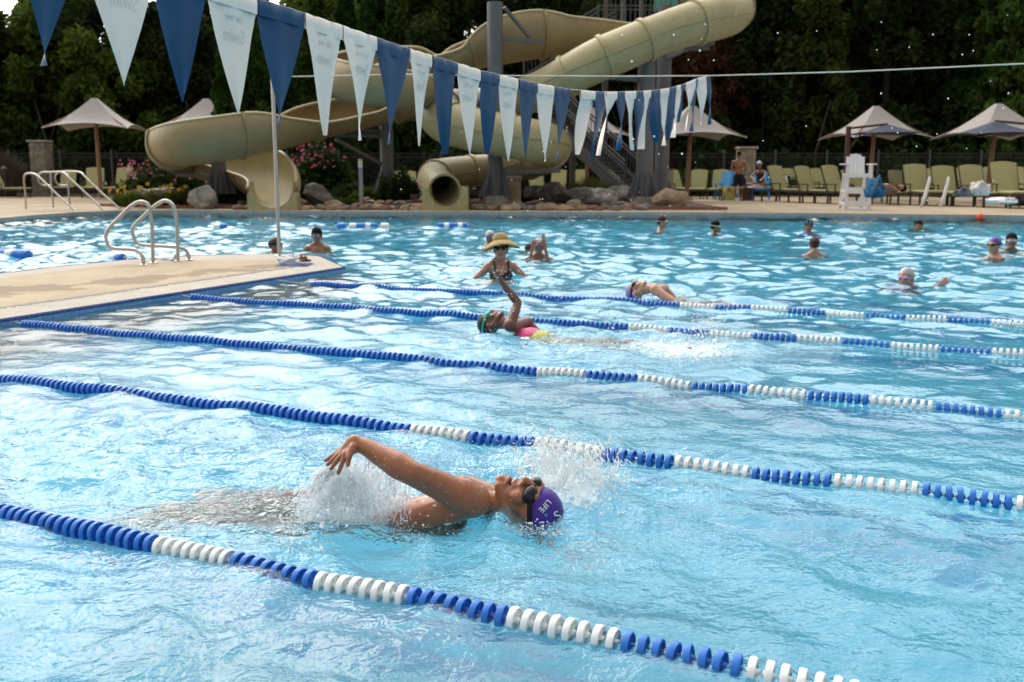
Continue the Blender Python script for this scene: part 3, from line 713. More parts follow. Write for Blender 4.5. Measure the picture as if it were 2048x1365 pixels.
# saddles under the tubes
# ---- stair tower
tw_o = WD(1325, 392, 34.5)
tow = thing('stair_tower', 'Dark grey steel stairs and railed platform leading up to the top of the slides', 'stairs', (tw_o.x, tw_o.y, .16), world=True)
stl = mat('dark_steel_stairs', (.075, .072, .075), .6, var=.2, scale=4)
def flight(a, c, wdt, nst, rail_h=1.05, lab=None):
    a, c = V(a), V(c); d = c - a; h = V((d.x, d.y, 0)).normalized(); sd_ = V((h.y, -h.x, 0)) * (wdt / 2)
    for sg in (-1, 1):
        MB().beam(a + sd_ * sg, c + sd_ * sg, .07, .34).build('stringer', stl, tow)
        m = MB()
        for zz in (rail_h, rail_h * .86): m.beam(a + sd_ * sg + V((0, 0, zz)), c + sd_ * sg + V((0, 0, zz)), .05, .05)
        m.beam(a + sd_ * sg + V((0, 0, .28)), c + sd_ * sg + V((0, 0, .28)), .04, .04)
        m.build('handrail', stl, tow)
        m = MB(); n = int(d.length / .17)
        for i in range(n + 1):
            p = a + d * (i / n) + sd_ * sg; big = i % 9 == 0
            m.box(p + V((0, 0, (rail_h * .86 + .0) / 2 + .08)), ((.07 if big else .022),) * 2 + (rail_h * .86 - .1,))
        stuff(m.build('balusters', stl, tow))
    for i in range(nst):
        p = a + d * ((i + .5) / nst); R = Matrix((V((h.y, -h.x, 0)), h, V((0, 0, 1)))).transposed()
        MB().box(p + V((0, 0, .06)), (wdt - .08, .28, .045), R).build('step', stl, tow)
f1a, f1b = WD(1268, 386, 34.2), WD(1118, 250, 36.2)
flight(f1a, f1b, 1.2, 16)
f2a, f2b = WD(1066, 170, 36.8), WD(1212, 84, 35.2)
flight(f2a, f2b, 1.2, 12)
def railing(pts, h=1.05):
    for a, c in zip(pts, pts[1:]):
        a, c = V(a), V(c); m = MB(); m.beam(a + V((0, 0, h)), c + V((0, 0, h)), .05, .05); m.beam(a + V((0, 0, h * .87)), c + V((0, 0, h * .87)), .04, .04); m.build('handrail', stl, tow)
        m = MB(); n = max(2, int((c - a).length / .16))
        for i in range(n + 1): p = a.lerp(c, i / n); m.box(p + V((0, 0, h / 2)), ((.07 if i % n == 0 else .022),) * 2 + (h,))
        stuff(m.build('balusters', stl, tow))
# landing between flights
La, Lb = WD(1000, 176, 37.6), WD(1118, 240, 37.4)
MB().box(((La.x + Lb.x) / 2, 37.6, (f1b.z + f2a.z) / 2 - .1), (abs(La.x - Lb.x) + .4, 2.2, .14)).build('landing', stl, tow)
zl = (f1b.z + f2a.z) / 2
railing([(La.x - .2, 38.6, zl), (La.x - .2, 36.6, zl)]); railing([(La.x - .2, 38.6, zl), (Lb.x + .2, 38.6, zl)])
# upper platform
pa0, pa1 = WD(1205, 62, 35), WD(1370, 62, 35); zp = pa0.z
MB().box(((pa0.x + pa1.x) / 2, 35.4, zp - .1), (pa1.x - pa0.x + .2, 3., .18)).build('platform', stl, tow)
railing([(pa0.x, 34, zp), (pa1.x, 34, zp)], 1.1); railing([(pa0.x, 36.8, zp), (pa1.x, 36.8, zp)], 1.1)
for x in (1212, 1246, 1282, 1356):
    p = WD(x, 60, 34.2); MB().box((p.x, p.y, zp + .9), (.12, .12, 2.2)).build('post', grey_p, tow)
q0 = WD(1212, 50, 36.6); MB().box((q0.x, 36.6, zp / 2), (.2, .2, zp)).build('post', grey_p, tow)
q0 = WD(1150, 50, 36.6); MB().box((q0.x, 37.2, zp / 2 - .6), (.2, .2, zp - 1)).build('post', grey_p, tow)
teal = mat('teal_corrugated_panel', (.10, .42, .34), .5, var=.2, scale=20); k0 = WD(1310, 20, 36.2)
for i in range(14):
    MB().box((k0.x + i * .07, 36.2, zp + 1.35 + (i % 3) * .03), (.055, .03, 1.1)).build('teal_slat', teal, tow)
for i, cc in enumerate([(.5, .08, .05), (.6, .5, .3), (.12, .2, .5)]):
    pass
lr = thing('gate_railing', 'Low grey railing box at the foot of the slide stairs, right of the thick column', 'railing', tuple(WD(1332, 383, 34)), world=True)
for y_ in (33.6, 34.6):
    for i in range(9):
        p = WD(1318 + i * 3.4, 380, y_); MB().box((p.x, y_, .75), (.03, .03, 1.1)).build('bar', grey_p, lr)
    p, q_ = WD(1316, 342, y_), WD(1347, 342, y_); MB().beam((p.x, y_, 1.3), (q_.x, y_, 1.3), .05, .06).build('rail', grey_p, lr)
# ================================================================== UMBRELLAS
shade = mat('taupe_shade_fabric', (.29, .262, .248), .8, var=.05, scale=4, bump=.2, bscale=160); navyf = mat('navy_shade_fabric', (.012, .022, .055), .8, var=.1); polem = mat('brown_pole', (.22, .125, .065), .55, var=.15, scale=3)
pole_d = mat('dark_red_brown_pole', (.075, .035, .025), .6)
def umbrella(ax, ay, ey, wpx, Y, bx, by, label, fabric=shade, rot=.12, cant=None, grp='taupe peaked umbrellas round the pool'):
    s = SC(Y); ap = WD(ax, ay, Y); ez = WD(ax, ey, Y).z; hw = wpx / 2 / s; base = V((WD(bx, by, Y).x, Y, .16))
    t = thing('shade_umbrella', label, 'umbrella', tuple(base), world=True, group=grp)
    N = 12; m = MB(); H = ap.z - ez; segs = 32
    vs = []
    for sg in (0, 1):
        for i in range(N + 1):
            f = i / N
            for k in range(segs):
                a = 2 * PI * k / segs + rot; ca = abs(math.cos((a - rot))), abs(math.sin((a - rot)))
                sq = 1 / max(ca); sq = 1 + (sq - 1) * (.92) ; sq *= 1 - .07 * (1 - (min(ca) / max(ca)) ** 1) * f
                r = (.06 + .94 * f) * hw * .78 * sq / 1.0
                corner = (min(ca) / max(ca))
                z = ez + H * ((1 - f) ** 1.55) - .14 * H * corner ** 3 * f ** 2 + (1 - corner) * .05 * H * f
                if i == 0: z = ap.z
                vs.append((ap.x + r * math.cos(a), Y + r * math.sin(a), z - sg * .02))
    m.v = vs; o = (N + 1) * segs
    for i in range(N):
        for k in range(segs):
            l = (k + 1) % segs; m.f.append((i * segs + k, i * segs + l, (i + 1) * segs + l, (i + 1) * segs + k)); m.f.append((o + i * segs + k, o + (i + 1) * segs + k, o + (i + 1) * segs + l, o + i * segs + l))
    for k in range(segs): l = (k + 1) % segs; m.f.append((N * segs + k, N * segs + l, o + N * segs + l, o + N * segs + k))
    m.f.append(tuple(range(segs))[::-1]); m.build('canopy', fabric, t, smooth='auto')
    pm = polem if fabric is shade else pole_d
    if cant is None:
        MB().cyl(base, (ap.x, Y, ap.z - .1), .085, .075, 14).build('pole', pm, t, smooth='auto')
        MB().lathe([(.26, 0), (.26, .03), (.12, .05)], 16, c=base).build('base_plate', pm, t)
        R_ = [((1, 1)), ((-1, 1)), ((1, -1)), ((-1, -1))]
    else:
        cx = WD(cant, by, Y).x; MB().cyl((cx, Y + .1, .16), (cx, Y + .1, ap.z - .05), .10, .09, 14).build('pole', pm, t, smooth='auto')
        MB().beam((cx, Y + .1, ap.z - .12), (ap.x, Y, ap.z + .02), .08, .08).build('arm', pm, t); R_ = [((1, 1)), ((-1, 1)), ((1, -1)), ((-1, -1))]
        MB().beam((cx, Y + .1, ap.z - .9), (cx + (ap.x - cx) * .35, Y, ap.z - .25), .05, .05).build('brace', pm, t)
    for sx, sy_ in R_:
        a = math.atan2(sy_, sx) + rot; rr = hw * .78 * 1.3; MB().beam((ap.x, Y, ap.z - .22), (ap.x + rr * math.cos(a), Y + rr * math.sin(a), ez - .1 * H), .035, .035).build('rib', pm, t)
    return t
umbrella(189, 197, 252, 205, 40, 198, 340, 'Taupe peaked umbrella at far left, above the green loungers beside the pink bush')
umbrella(412, 198, 250, 200, 44, 412, 340, 'Taupe umbrella mostly hidden behind the left loop of the open slide')
umbrella(1180, 214, 268, 180, 42, 1172, 350, 'Taupe umbrella seen through the railing of the slide stairs')
umbrella(1384, 212, 270, 222, 38, 1373, 392, 'Taupe umbrella right of the slide columns, above two green loungers')
umbrella(1752, 213, 270, 210, 40, 1738, 392, 'Taupe umbrella behind the white lifeguard chair')
umbrella(1997, 208, 269, 232, 37, 1972, 392, 'Taupe umbrella at far right edge of the deck')
umbrella(1775, 250, 267, 158, 36, 1690, 385, 'Navy cantilever umbrella overlapping the taupe one near the lifeguard chair', navyf, .05, cant=1692, grp='navy umbrellas on the right of the deck')
umbrella(1990, 244, 268, 190, 35, 1990, 390, 'Navy umbrella overlapping the taupe one at far right', navyf, .05, cant=2076, grp='navy umbrellas on the right of the deck')
# ================================================================== FENCE AND STONE PIERS
fm_ = mat('black_fence_metal', (.02, .02, .021), .5); fpost = mat('grey_fence_post', (.07, .07, .068), .6)
YF = 47.5
fl = [(-26, 'Black picket fence at the far left behind the loungers'), (-13, 'Black picket fence behind the pink bushes and slides'), (1, 'Black picket fence behind the slide stairs'), (9.8, 'Black picket fence right of the stone pier, behind the lifeguard chair'), (26.5, None)]
for (x0, lb), (x1, _) in zip(fl, fl[1:]):
    t = thing('picket_fence', lb, 'fence', (x0, YF, .16), world=True, group='fence round the pool')
    zt = 2.05
    for z in (.35, zt - .18, zt): MB().box(((x0 + x1) / 2, YF, z), (x1 - x0, .035, .035)).build('rail', fm_, t)
    m = MB(); n = int((x1 - x0) / .11)
    for i in range(n): m.box((x0 + .11 * i, YF, zt / 2 + .12), (.018, .018, zt - .2))
    stuff(m.build('pickets', fm_, t))
    for i in range(int((x1 - x0) / 2.4) + 1): MB().box((x0 + .1 + i * 2.4, YF - .04, zt / 2 + .12), (.075, .075, zt + .1)).build('post', fpost, t)
stone_c = [mat('tan_pier_stone', (.30, .26, .19), .85, var=.25, scale=8, bump=.4), mat('grey_pier_stone', (.22, .20, .17), .85, var=.25, scale=8, bump=.4)]
for px, yt, lb in ((88, 281, 'Stone fence pier with cap at far left'), (1490, 294, 'Stone fence pier with cap behind the standing man in black shorts')):
    Y = 47.2 if px < 1000 else 44; b_ = WD(px, 392, Y); zt = WD(px, yt, Y).z; wd = 30 / SC(Y)
    t = thing('stone_pier', lb, 'pillar', (b_.x, Y, .16), world=True, group='stone piers in the fence'); r_ = random.Random(px); z = .12; row = 0
    MB().box((b_.x, Y, (zt - .1) / 2), (wd - .06, wd - .06, zt - .22)).build('core', ccr, t)
    while z < zt - .2:
        h = r_.uniform(.12, .22); h = min(h, zt - .12 - z)
        for face in range(2):
            x = 0
            while x < wd - .02:
                l = min(r_.uniform(.16, .34), wd - x); l = wd - x if wd - x - l < .1 else l
                if face == 0: MB().box((b_.x - wd / 2 + x + l / 2, Y - wd / 2 + .03, z + h / 2), (l - .015, .09 + r_.uniform(0, .02), h - .015)).build('stone', r_.choice(stone_c), t)
                else: MB().box((b_.x + wd / 2 * (1 if px < 1000 else -1), Y - wd / 2 + .09 + x + l / 2, z + h / 2), (.06 + r_.uniform(0, .02), l - .015, h - .015)).build('stone', r_.choice(stone_c), t)
                x += l
        z += h
    MB().box((b_.x, Y, zt - .05), (wd + .16, wd + .16, .1)).build('cap_stone', stone_c[0], t, bevel=.015)
# ================================================================== LOUNGERS
green_s = mat('pale_green_sling', (.33, .31, .14), .7, var=.06, scale=5, bump=.3, bscale=220, rnd=.06); bronze = mat('dark_bronze_frame', (.035, .028, .02), .5)
def lounger_proto(label, loc, rz, grp, sc=1., flat=False):
    t = thing('pool_lounger', label, 'sun lounger', loc, rz, grp, sc); zs = .40; wd = .68; ang = math.radians(66 if not flat else 8)
    MB().box((0, -.62, zs), (wd, 1.25, .07)).build('seat_sling', green_s, t, bevel=.025)
    L = .86; u = V((0, math.cos(ang), math.sin(ang))); n = V((0, -math.sin(ang), math.cos(ang))); R = Matrix((V((1, 0, 0)), u, n)).transposed(); m = MB()
    N = 8; hw = wd / 2; prof = []
    for i in range(N + 1): x = -hw + wd * i / N; prof.append((x, L - .05 * (2 * x / wd) ** 2 * 1.0))
    vs = [(-hw, 0), (hw, 0)] + prof[::-1]
    for zz in (-.03, .03): m.v += [tuple(V((0, 0, zs)) + R @ V((a, c, zz))) for a, c in vs]
    k = len(vs); m.f.append(tuple(range(k))[::-1]); m.f.append(tuple(range(k, 2 * k)))
    for i in range(k): j = (i + 1) % k; m.f.append((i, j, j + k, i + k))
    m.build('back_sling', green_s, t, bevel=.02)
    m = MB()
    for sx in (-1, 1): m.beam((sx * hw, -1.25, zs - .05), (sx * hw, .62, zs - .05), .04, .06); m.beam((sx * hw, 0, zs - .02), tuple(V((sx * hw, 0, zs)) + u * L * .97), .035, .04)
    m.beam((-hw, -1.25, zs - .05), (hw, -1.25, zs - .05), .04, .06); m.beam((-hw, .62, zs - .05), (hw, .62, zs - .05), .04, .06); m.build('frame', bronze, t)
    for sx in (-1, 1):
        for y in (-1.15, .5): MB().box((sx * hw * .97, y, (zs - .08) / 2), (.045, .045, zs - .08)).build('leg', bronze, t)
        m = MB(); m.beam((sx * (hw + .03), -.35, zs + .2), (sx * (hw + .03), .18, zs + .2), .05, .03); m.beam((sx * (hw + .03), -.33, zs - .05), (sx * (hw + .03), -.33, zs + .2), .03, .03); m.build('armrest', bronze, t)
    return t
DZ = .118
GL = 'green sling loungers on the deck'
def at(px, py, z=DZ): p = W(px, py, z); return (p.x, p.y, z)
lp = lounger_proto('First green lounger of the right row, nearest the seated woman, turned left', at(1560, 404), .55, GL, 1.12)
specs = [(1615, 406, .5, 1.1, 'Second green lounger from the seated woman in the front row, turned left'), (1672, 408, .45, 1.12, 'Green lounger just left of the white lifeguard chair in the front row'), (1718, 404, .2, 1., 'Green lounger half hidden behind the white lifeguard chair'),
         (1832, 410, .12, 1.15, 'Green lounger in the front row with a rolled white towel leaning on its right arm'), (1890, 411, .1, 1.1, 'Green lounger between the two white rolled towels'), (1946, 413, .06, 1.12, 'Green lounger with nothing on it, two from the right end of the front row'), (2007, 415, .02, 1.2, 'Front green lounger with a crumpled white towel on its seat'), (2075, 416, 0, 1.1, 'Green lounger cut by the right edge of the photo'),
         (1585, 392, .5, 1.05, 'Back row green lounger behind the gap of the first two'), (1640, 393, .5, 1.05, 'Back row green lounger behind the second and third'), (1700, 394, .3, 1., 'Back row green lounger directly behind the lifeguard chair'), (1790, 390, .1, 1.0, 'Back row green lounger behind the person lying down'), (1822, 391, .1, 1.12, 'Back row green lounger left of the towel draped row'),
         (1870, 394, .1, 1.05, 'Back row green lounger behind the rolled towels'), (1930, 393, .1, 1.1, 'Back row green lounger with a dark and white bag on it'), (1985, 394, .1, 1.1, 'Back row green lounger with a white and red towel'), (2040, 396, .1, 1.1, 'Last green lounger of the back row at right'),
         (1395, 397, -.3, 1., 'Green lounger under the middle umbrella, left of the pole'), (1440, 398, -.35, 1., 'Green lounger between the umbrella pole and the blue chair'), (1352, 396, .6, 1., 'Green lounger partly behind the large tan boulder'),
         (135, 392, .05, 1., 'Green lounger behind the steel pool handrails at left'), (190, 395, .15, 1.08, 'Green lounger under the far left umbrella, second from the pink bush'), (250, 396, -.1, 1.08, 'Green lounger next to the pink bush at left'), (5, 396, 1.4, 1., 'Green lounger at the left edge, only its foot end showing'),
         (175, 388, .0, 1., 'Green lounger hidden behind the one under the far left umbrella'), (818, 392, .1, .95, 'Green lounger behind the round tube exit'), (795, 391, .1, .95, 'Green lounger seen between the column and the tube exit'), (1075, 392, .1, 1., 'Green lounger behind the boulders under the tube slide'), (1118, 393, -.1, 1., 'Green lounger left of the big tuft of grass'), (1160, 392, -.1, 1., 'Green lounger right behind the big tuft of grass'), (1230, 394, .5, 1., 'Green lounger seen under the slide stairs')]
for px, py, rz, sc, lb in specs: dup(lp, at(px + random.uniform(-3, 3), py), rz + random.uniform(-.09, .09), lb, GL, sc)
lounger_proto('Green lounger laid flat with a person lying behind it, right of the lifeguard chair', at(1768, 408), .08, GL, 1.05, True)
# towels, bags
def cloth_heap(name, c, size, label, cat, mt, seed=0, loc=None, sub=3):
    m = MB().ell((0, 0, 0), (1, 1, 1), segs=30, rings=18); r = V((seed * 3.1, seed, 0))
    vs = []
    for v in m.v:
        p = V(v); n = mnoise.fractal(p * 1.7 + r, .8, 2.1, 4); q = p * (1 + .34 * n); vs.append((q.x * size[0] * .75, q.y * size[1] * .75, max(0, (q.z * .9 + .35 + .25 * n)) * size[2] * .55))
    m.v = vs; o = m.build(name, mt, smooth=True, loc=c); return tag(o, label, cat)
twl = mat('white_towel', (.72, .71, .72), .9, var=.05, scale=20, bump=.6, bscale=150)
cloth_heap('towel', at(2003, 408, .56), (.42, .3, .18), 'Crumpled white towel on the seat of the right front lounger', 'towel', twl, 1)
cloth_heap('towel', at(1748, 396, .75), (.2, .3, .5), 'Blue patterned towel hanging at the side of the flat lounger', 'towel', mat('blue_towel', (.012, .09, .18), .9, var=.9, scale=9), 2)
cloth_heap('towel', at(1958, 392, .62), (.32, .22, .45), 'White towel with a red mark draped on a back row lounger', 'towel', mat('red_white_towel', (.66, .60, .58), .9, var=.25, scale=3), 3)
cloth_heap('beach_bag', at(1925, 394, .6), (.3, .2, .3), 'Dark and white bag resting on a back row lounger', 'bag', mat('bag_fabric', (.12, .12, .14), .9, var=.9, scale=4), 4)
cloth_heap('beach_bag', at(2044, 412, .12), (.4, .3, .4), 'Black bag standing on the deck at right edge', 'bag', mat('black_fabric', (.01, .01, .012), .9), 5)
for px, lb in ((1850, 'Rolled white towel leaning between two front row loungers, the left one'), (1888, 'Rolled white towel leaning between two front row loungers, the right one')):
    a = V(at(px - 8, 415)); t = tag(MB().tube([a, a + V((.15, .1, .35)), a + V((.25, .15, .75)), a + V((.27, .15, .95))], [.04, .055, .05, .03], 10).build('rolled_towel', twl, smooth=True), lb, 'towel', 'rolled towels')
# blue adirondack chairs
bluec = mat('bright_blue_plastic', (.005, .24, .56), .5, var=.06)
def adir(loc, rz, lb):
    t = thing('adirondack_chair', lb, 'chair', loc, rz, 'blue slatted chairs', 1.1)
    for i in range(5):
        x = -.24 + .12 * i; MB().beam((x, 0, .30), (x * 1.15, .38, 1.02 - abs(i - 2) * .02), .105, .02).build('back_slat', bluec, t)
        MB().box((0, -.5 + i * .11, .38 - i * .018), (.56, .095, .02)).build('seat_slat', bluec, t)
    for sx in (-1, 1):
        MB().box((sx * .33, -.2, .58), (.13, .66, .025)).build('armrest', bluec, t, bevel=.01); MB().box((sx * .29, -.5, .29), (.035, .1, .58)).build('front_leg', bluec, t); MB().beam((sx * .28, -.5, .36), (sx * .28, .38, .06), .035, .11).build('rear_leg', bluec, t)
adir(at(1455, 399), -.5, 'Bright blue slatted chair left of the standing man'); adir(at(1522, 399), -.3, 'Bright blue slatted chair behind the seated woman')
st_m = mat('brown_wicker', (.10, .05, .035), .8, bump=.6)
def side_table(loc, lb, h=.42, w_=.7):
    t = thing('side_table', lb, 'table', loc, 0, 'low tables by the blue chairs'); MB().box((0, 0, h), (w_, .5, .05)).build('tabletop', green_s, t, bevel=.01)
    for sx in (-1, 1):
        for sy_ in (-1, 1): MB().box((sx * w_ * .45, sy_ * .2, h / 2 - .01), (.05, .05, h - .03)).build('leg', bronze, t)
side_table(at(1462, 402), 'Low table left of the standing man with a yellow bag on it', .5, .9); side_table(at(1530, 402), 'Low lounge end the woman sits on', .5, 1.1)
cloth_heap('beach_bag', at(1456, 401, .64), (.16, .14, .35), 'Yellow and black bag on the low table by the blue chair', 'bag', mat('yellow_bag', (.25, .15, .02), .8, var=.95, scale=3), 6)
tag(MB().box((0, 0, .3), (.32, .3, .56)).build('planter_box', st_m, loc=at(1494, 402), bevel=.02), 'Brown box standing right of the standing man', 'box')
# ---- lifeguard chair
wp = mat('white_painted_wood', (.72, .73, .74), .5, var=.05, scale=12)
g = W(1714, 420, DZ); sg = SC(g.y); gk = 1 / sg
lg = thing('lifeguard_chair', 'Tall white lifeguard chair with rounded slatted back at the far pool edge', 'lifeguard chair', (g.x, g.y, DZ), -.12)
def h(px): return px * gk
W2 = h(22)
for sx in (-1, 1):
    MB().box((sx * W2, 0, h(44)), (h(7), .06, h(88))).build('front_leg', wp, lg); MB().beam((sx * W2 * .95, .95, 0), (sx * W2 * .92, .55, h(70)), h(6), .07).build('rear_leg', wp, lg)
    MB().box((sx * (W2 + h(4)), .22, h(89)), (h(10), .75, .035)).build('armrest', wp, lg, bevel=.01)
    for z in (12, 37): MB().box((sx * W2, .42, h(z)), (.035, .85, h(7))).build('side_board', wp, lg)
    MB().beam((sx * W2, .05, h(40)), (sx * W2, .8, h(10)), .03, .08).build('side_brace', wp, lg)
for z, hh_ in ((12, 11), (37, 11), (67, 8)): MB().box((0, -.05, h(z)), (W2 * 2 + h(7), .04, h(hh_))).build('front_board', wp, lg)
for i in range(5): MB().box((0, .0 + i * .11, h(70)), (W2 * 2, .1, .03)).build('seat_slat', wp, lg)
for i in range(5):
    x = (-2 + i) * h(7.2); top = math.sqrt(max(0, 1 - (x / h(19)) ** 2)) * h(17) + h(93); a, c = V((x, .52, h(66))), V((x, .62, top)); MB().beam(a, c, h(6.7), .025).build('back_slat', wp, lg)
for z in (12, 40): MB().box((0, .9 - z * .008, h(z)), (W2 * 1.9, .035, h(7))).build('rear_board', wp, lg)
MB().box((0, .1, .02), (h(56), .35, .04)).build('foot_board', wp, lg)
# ================================================================== HANDRAILS
def rail_thing(name, paths, label, r=.024, cat='handrail', group=None):
    o0 = paths[0][0]; t = thing(name, label, cat, tuple(o0), world=True, group=group)
    for p in paths: MB().tube(catmull([tuple(q) for q in p], 6), r, 12).build('tube', steel, t, smooth='auto')
    MB().lathe([(.055, 0), (.055, .01), (.035, .018)], 18, c=paths[0][-1]).build('flange', steel, t)
    MB().lathe([(.055, 0), (.055, .01), (.035, .018)], 18, c=paths[0][0]).build('flange', steel, t)
def ladder(base1, base2, offs_, lb):
    b1 = W(*base1, PH + .004); b2 = W(*base2, PH + .004); Y0, Y1 = b1.y, b2.y
    pts = []
    for (px, py, t) in offs_: pts.append(WD(px, py, Y0 + (Y1 - Y0) * t))
    pts[0] = b1; pts[-1] = b2
    rail_thing('ladder_rail', [pts], lb, .024, 'handrail', 'figure four grab rails on the walkway')
ladder((306, 527), (288, 531), [(306, 527, 0), (305, 480, 0), (303, 440, 0), (298, 413, .05), (282, 404, .15), (262, 413, .3), (238, 436, .45), (218, 457, .6), (212, 470, .65), (215, 488, .7), (228, 497, .75), (260, 499, .85), (274, 502, .9), (284, 512, 1), (288, 531, 1)], 'Left figure four steel grab rail on the walkway')
ladder((356, 523), (379, 521), [(356, 523, 0), (355, 480, 0), (353, 438, 0), (346, 412, .05), (330, 402, .15), (310, 412, .3), (288, 432, .45), (270, 450, .6), (265, 462, .65), (270, 480, .7), (284, 490, .75), (330, 493, .85), (362, 496, .9), (374, 504, 1), (379, 521, 1)], 'Right figure four steel grab rail, with the blue and white line tied on')
YA = W(52, 419, .12).y
def hr(pts, Y, lb, Ye=None):
    n = len(pts); q = [WD(px, py, Y + ((Ye or Y) - Y) * i / (n - 1)) for i, (px, py) in enumerate(pts)]; return q
r1 = hr([(52, 420), (51, 390), (48, 362), (50, 350), (60, 347), (72, 350), (90, 366), (120, 395), (152, 424)], YA, '', YA - 1.2)
r2 = hr([(107, 418), (105, 395), (102, 360), (102, 347)], YA + .6, '')
r3 = hr([(140, 416), (138, 390), (136, 362), (134, 350)], YA + .6, '')
r4 = hr([(102, 371), (84, 370), (76, 358), (82, 346), (100, 345), (125, 345), (140, 358), (175, 390), (208, 422)], YA + .6, '', YA - .6)
r5 = hr([(136, 371), (118, 370), (110, 356), (116, 346), (135, 344), (160, 345), (172, 356), (205, 388), (240, 418)], YA + .9, '', YA - .3)
rail_thing('stair_handrail', [r1], 'Nearest stainless handrail sloping into the pool at left', .026, group='handrails over the pool steps')
rail_thing('stair_handrail', [r2, r4], 'Middle looped stainless handrail sloping into the pool at left', .026, group='handrails over the pool steps')
rail_thing('stair_handrail', [r3, r5], 'Right looped stainless handrail sloping into the pool at left', .026, group='handrails over the pool steps')
# towel and sandals at the pole
wt = W(578, 529, PH); cloth_heap('towel', (wt.x, wt.y, PH + .004), (.20, .17, .15), 'Crumpled white towel lying at the foot of the steel pole on the walkway', 'towel', twl, 8)
sm = mat('brown_leather', (.10, .03, .02), .6, var=.3, scale=20)
for i, (px, py) in enumerate(((594, 520), (602, 524))):
    p = W(px, py, PH); t = thing('sandal', ['Brown sandal on top beside the white towel', 'Brown sandal lower, resting against the white towel'][i], 'sandal', (p.x, p.y, PH + .006), -1.2 + i * .3, 'pair of sandals')
    m = MB(); pr = [(0, -.13), (.035, -.11), (.04, -.04), (.035, .03), (.05, .09), (.035, .13), (0, .145), (-.035, .13), (-.045, .08), (-.033, .02), (-.035, -.05), (-.03, -.11)]; m.prism(pr, 0, .022); m.build('sole', sm, t)
    MB().tube([(-.045, .06, .01), (-.03, .06, .05), (0, .065, .065), (.03, .06, .05), (.047, .06, .01)], .012, 8).build('strap', sm, t, smooth=True); MB().tube([(-.035, -.07, .01), (-.03, -.08, .05), (0, -.10, .06), (.03, -.08, .05), (.035, -.07, .01)], .009, 8).build('strap', sm, t, smooth=True)
# ---- floats of the far line and small line at the ladder
def floatline(a, c, ks, lb, Rf=.07, L=.16, rope=True):
    a, c = V(a), V(c); t = thing('float_line', lb, 'float line', tuple(a), world=True, group='floating rope lines behind the walkway'); d = (c - a).normalized(); Lt = (c - a).length
    if rope: MB().tube([a + d * (Lt * i / 24) + V((0, 0, .012 * math.sin(i * 1.7))) for i in range(25)], .014, 6).build('rope', mat('blue_white_rope', (.40, .50, .62), .7, var=.5, scale=40), t)
    for s_, cc in ks:
        p = a + d * (Lt * s_); MB().tube([p - d * L / 2, p - d * L * .4, p - d * L * .2, p + d * L * .2, p + d * L * .4, p + d * L / 2], [Rf * .55, Rf * .9, Rf, Rf, Rf * .9, Rf * .55], 14).build('float', blue_p if cc == 'B' else white_p, t, smooth='auto')
A_, C_ = W(430, 455, .02), W(940, 453, .02); tot = C_ - A_
def fr_(x): return (W(x, 455, .02) - W(430, 455, .02)).length / tot.length
floatline(A_, C_, [(fr_(436), 'W'), (fr_(446), 'B'), (fr_(681), 'B'), (fr_(704), 'W'), (fr_(717), 'B'), (fr_(725), 'B'), (fr_(733), 'W'), (fr_(745), 'B'), (fr_(768), 'W'), (fr_(882), 'B'), (fr_(892), 'W'), (fr_(902), 'B'), (fr_(911), 'B'), (fr_(919), 'W'), (fr_(930), 'B')], 'Thin rope with blue and white floats crossing the water behind the man in sunglasses', .085, .2)
A_, C_ = W(-60, 508, .02), W(52, 512, .02)
floatline(A_, C_, [(.3, 'W'), (.5, 'B'), (.62, 'B'), (.74, 'W'), (.86, 'B'), (.97, 'B')], 'Blue and white floats at the left edge of the water behind the walkway', .09, .2, False)
floatline(W(228, 516, .03), W(356, 520, PH + .02), [(0.02, 'W'), (.10, 'B')], 'Blue and white line tied to the grab rail, with two small floats', .07, .17)
kp = W(352, 522, PH); cloth_heap('rope_knot', (kp.x, kp.y, PH + .004), (.05, .04, .09), 'Knot of blue and white rope at the foot of the right grab rail', 'rope', mat('knot_rope', (.15, .2, .4), .8, var=.9, scale=40), 11)
# ================================================================== ROCKS, PLANTS
rocks_m = [mat('grey_boulder', (.19, .17, .15), .9, var=.55, scale=2.2, bump=1., bscale=7), mat('tan_boulder', (.34, .25, .17), .9, var=.4, scale=2.5, bump=1., bscale=7), mat('dark_boulder', (.085, .075, .07), .9, var=.4, scale=3, bump=1., bscale=7), mat('pale_boulder', (.36, .33, .30), .9, var=.6, scale=1.8, bump=1., bscale=6)]
def rock_mesh(seed, flat=1.):
    bm_ = MB().ell((0, 0, 0), (1, 1, 1), segs=40, rings=26); r = random.Random(seed); pl_ = []
    for _ in range(11): d = V((r.gauss(0, 1), r.gauss(0, 1), r.gauss(0, .8))).normalized(); pl_.append((d, r.uniform(.58, .95)))
    vs = []
    for v in bm_.v:
        p = V(v)
        for d, k in pl_:
            e = p.dot(d) - k
            if e > 0: p = p - d * e
        p = p * (1 + .13 * mnoise.fractal(p * 1.8 + V((seed, 0, 0)), 1, 2, 5)); vs.append(tuple(p))
    bm_.v = vs; me = bm_.mesh('rock'); me.polygons.foreach_set('use_smooth', [True] * len(me.polygons)); me.set_sharp_from_angle(angle=math.radians(28)); return me
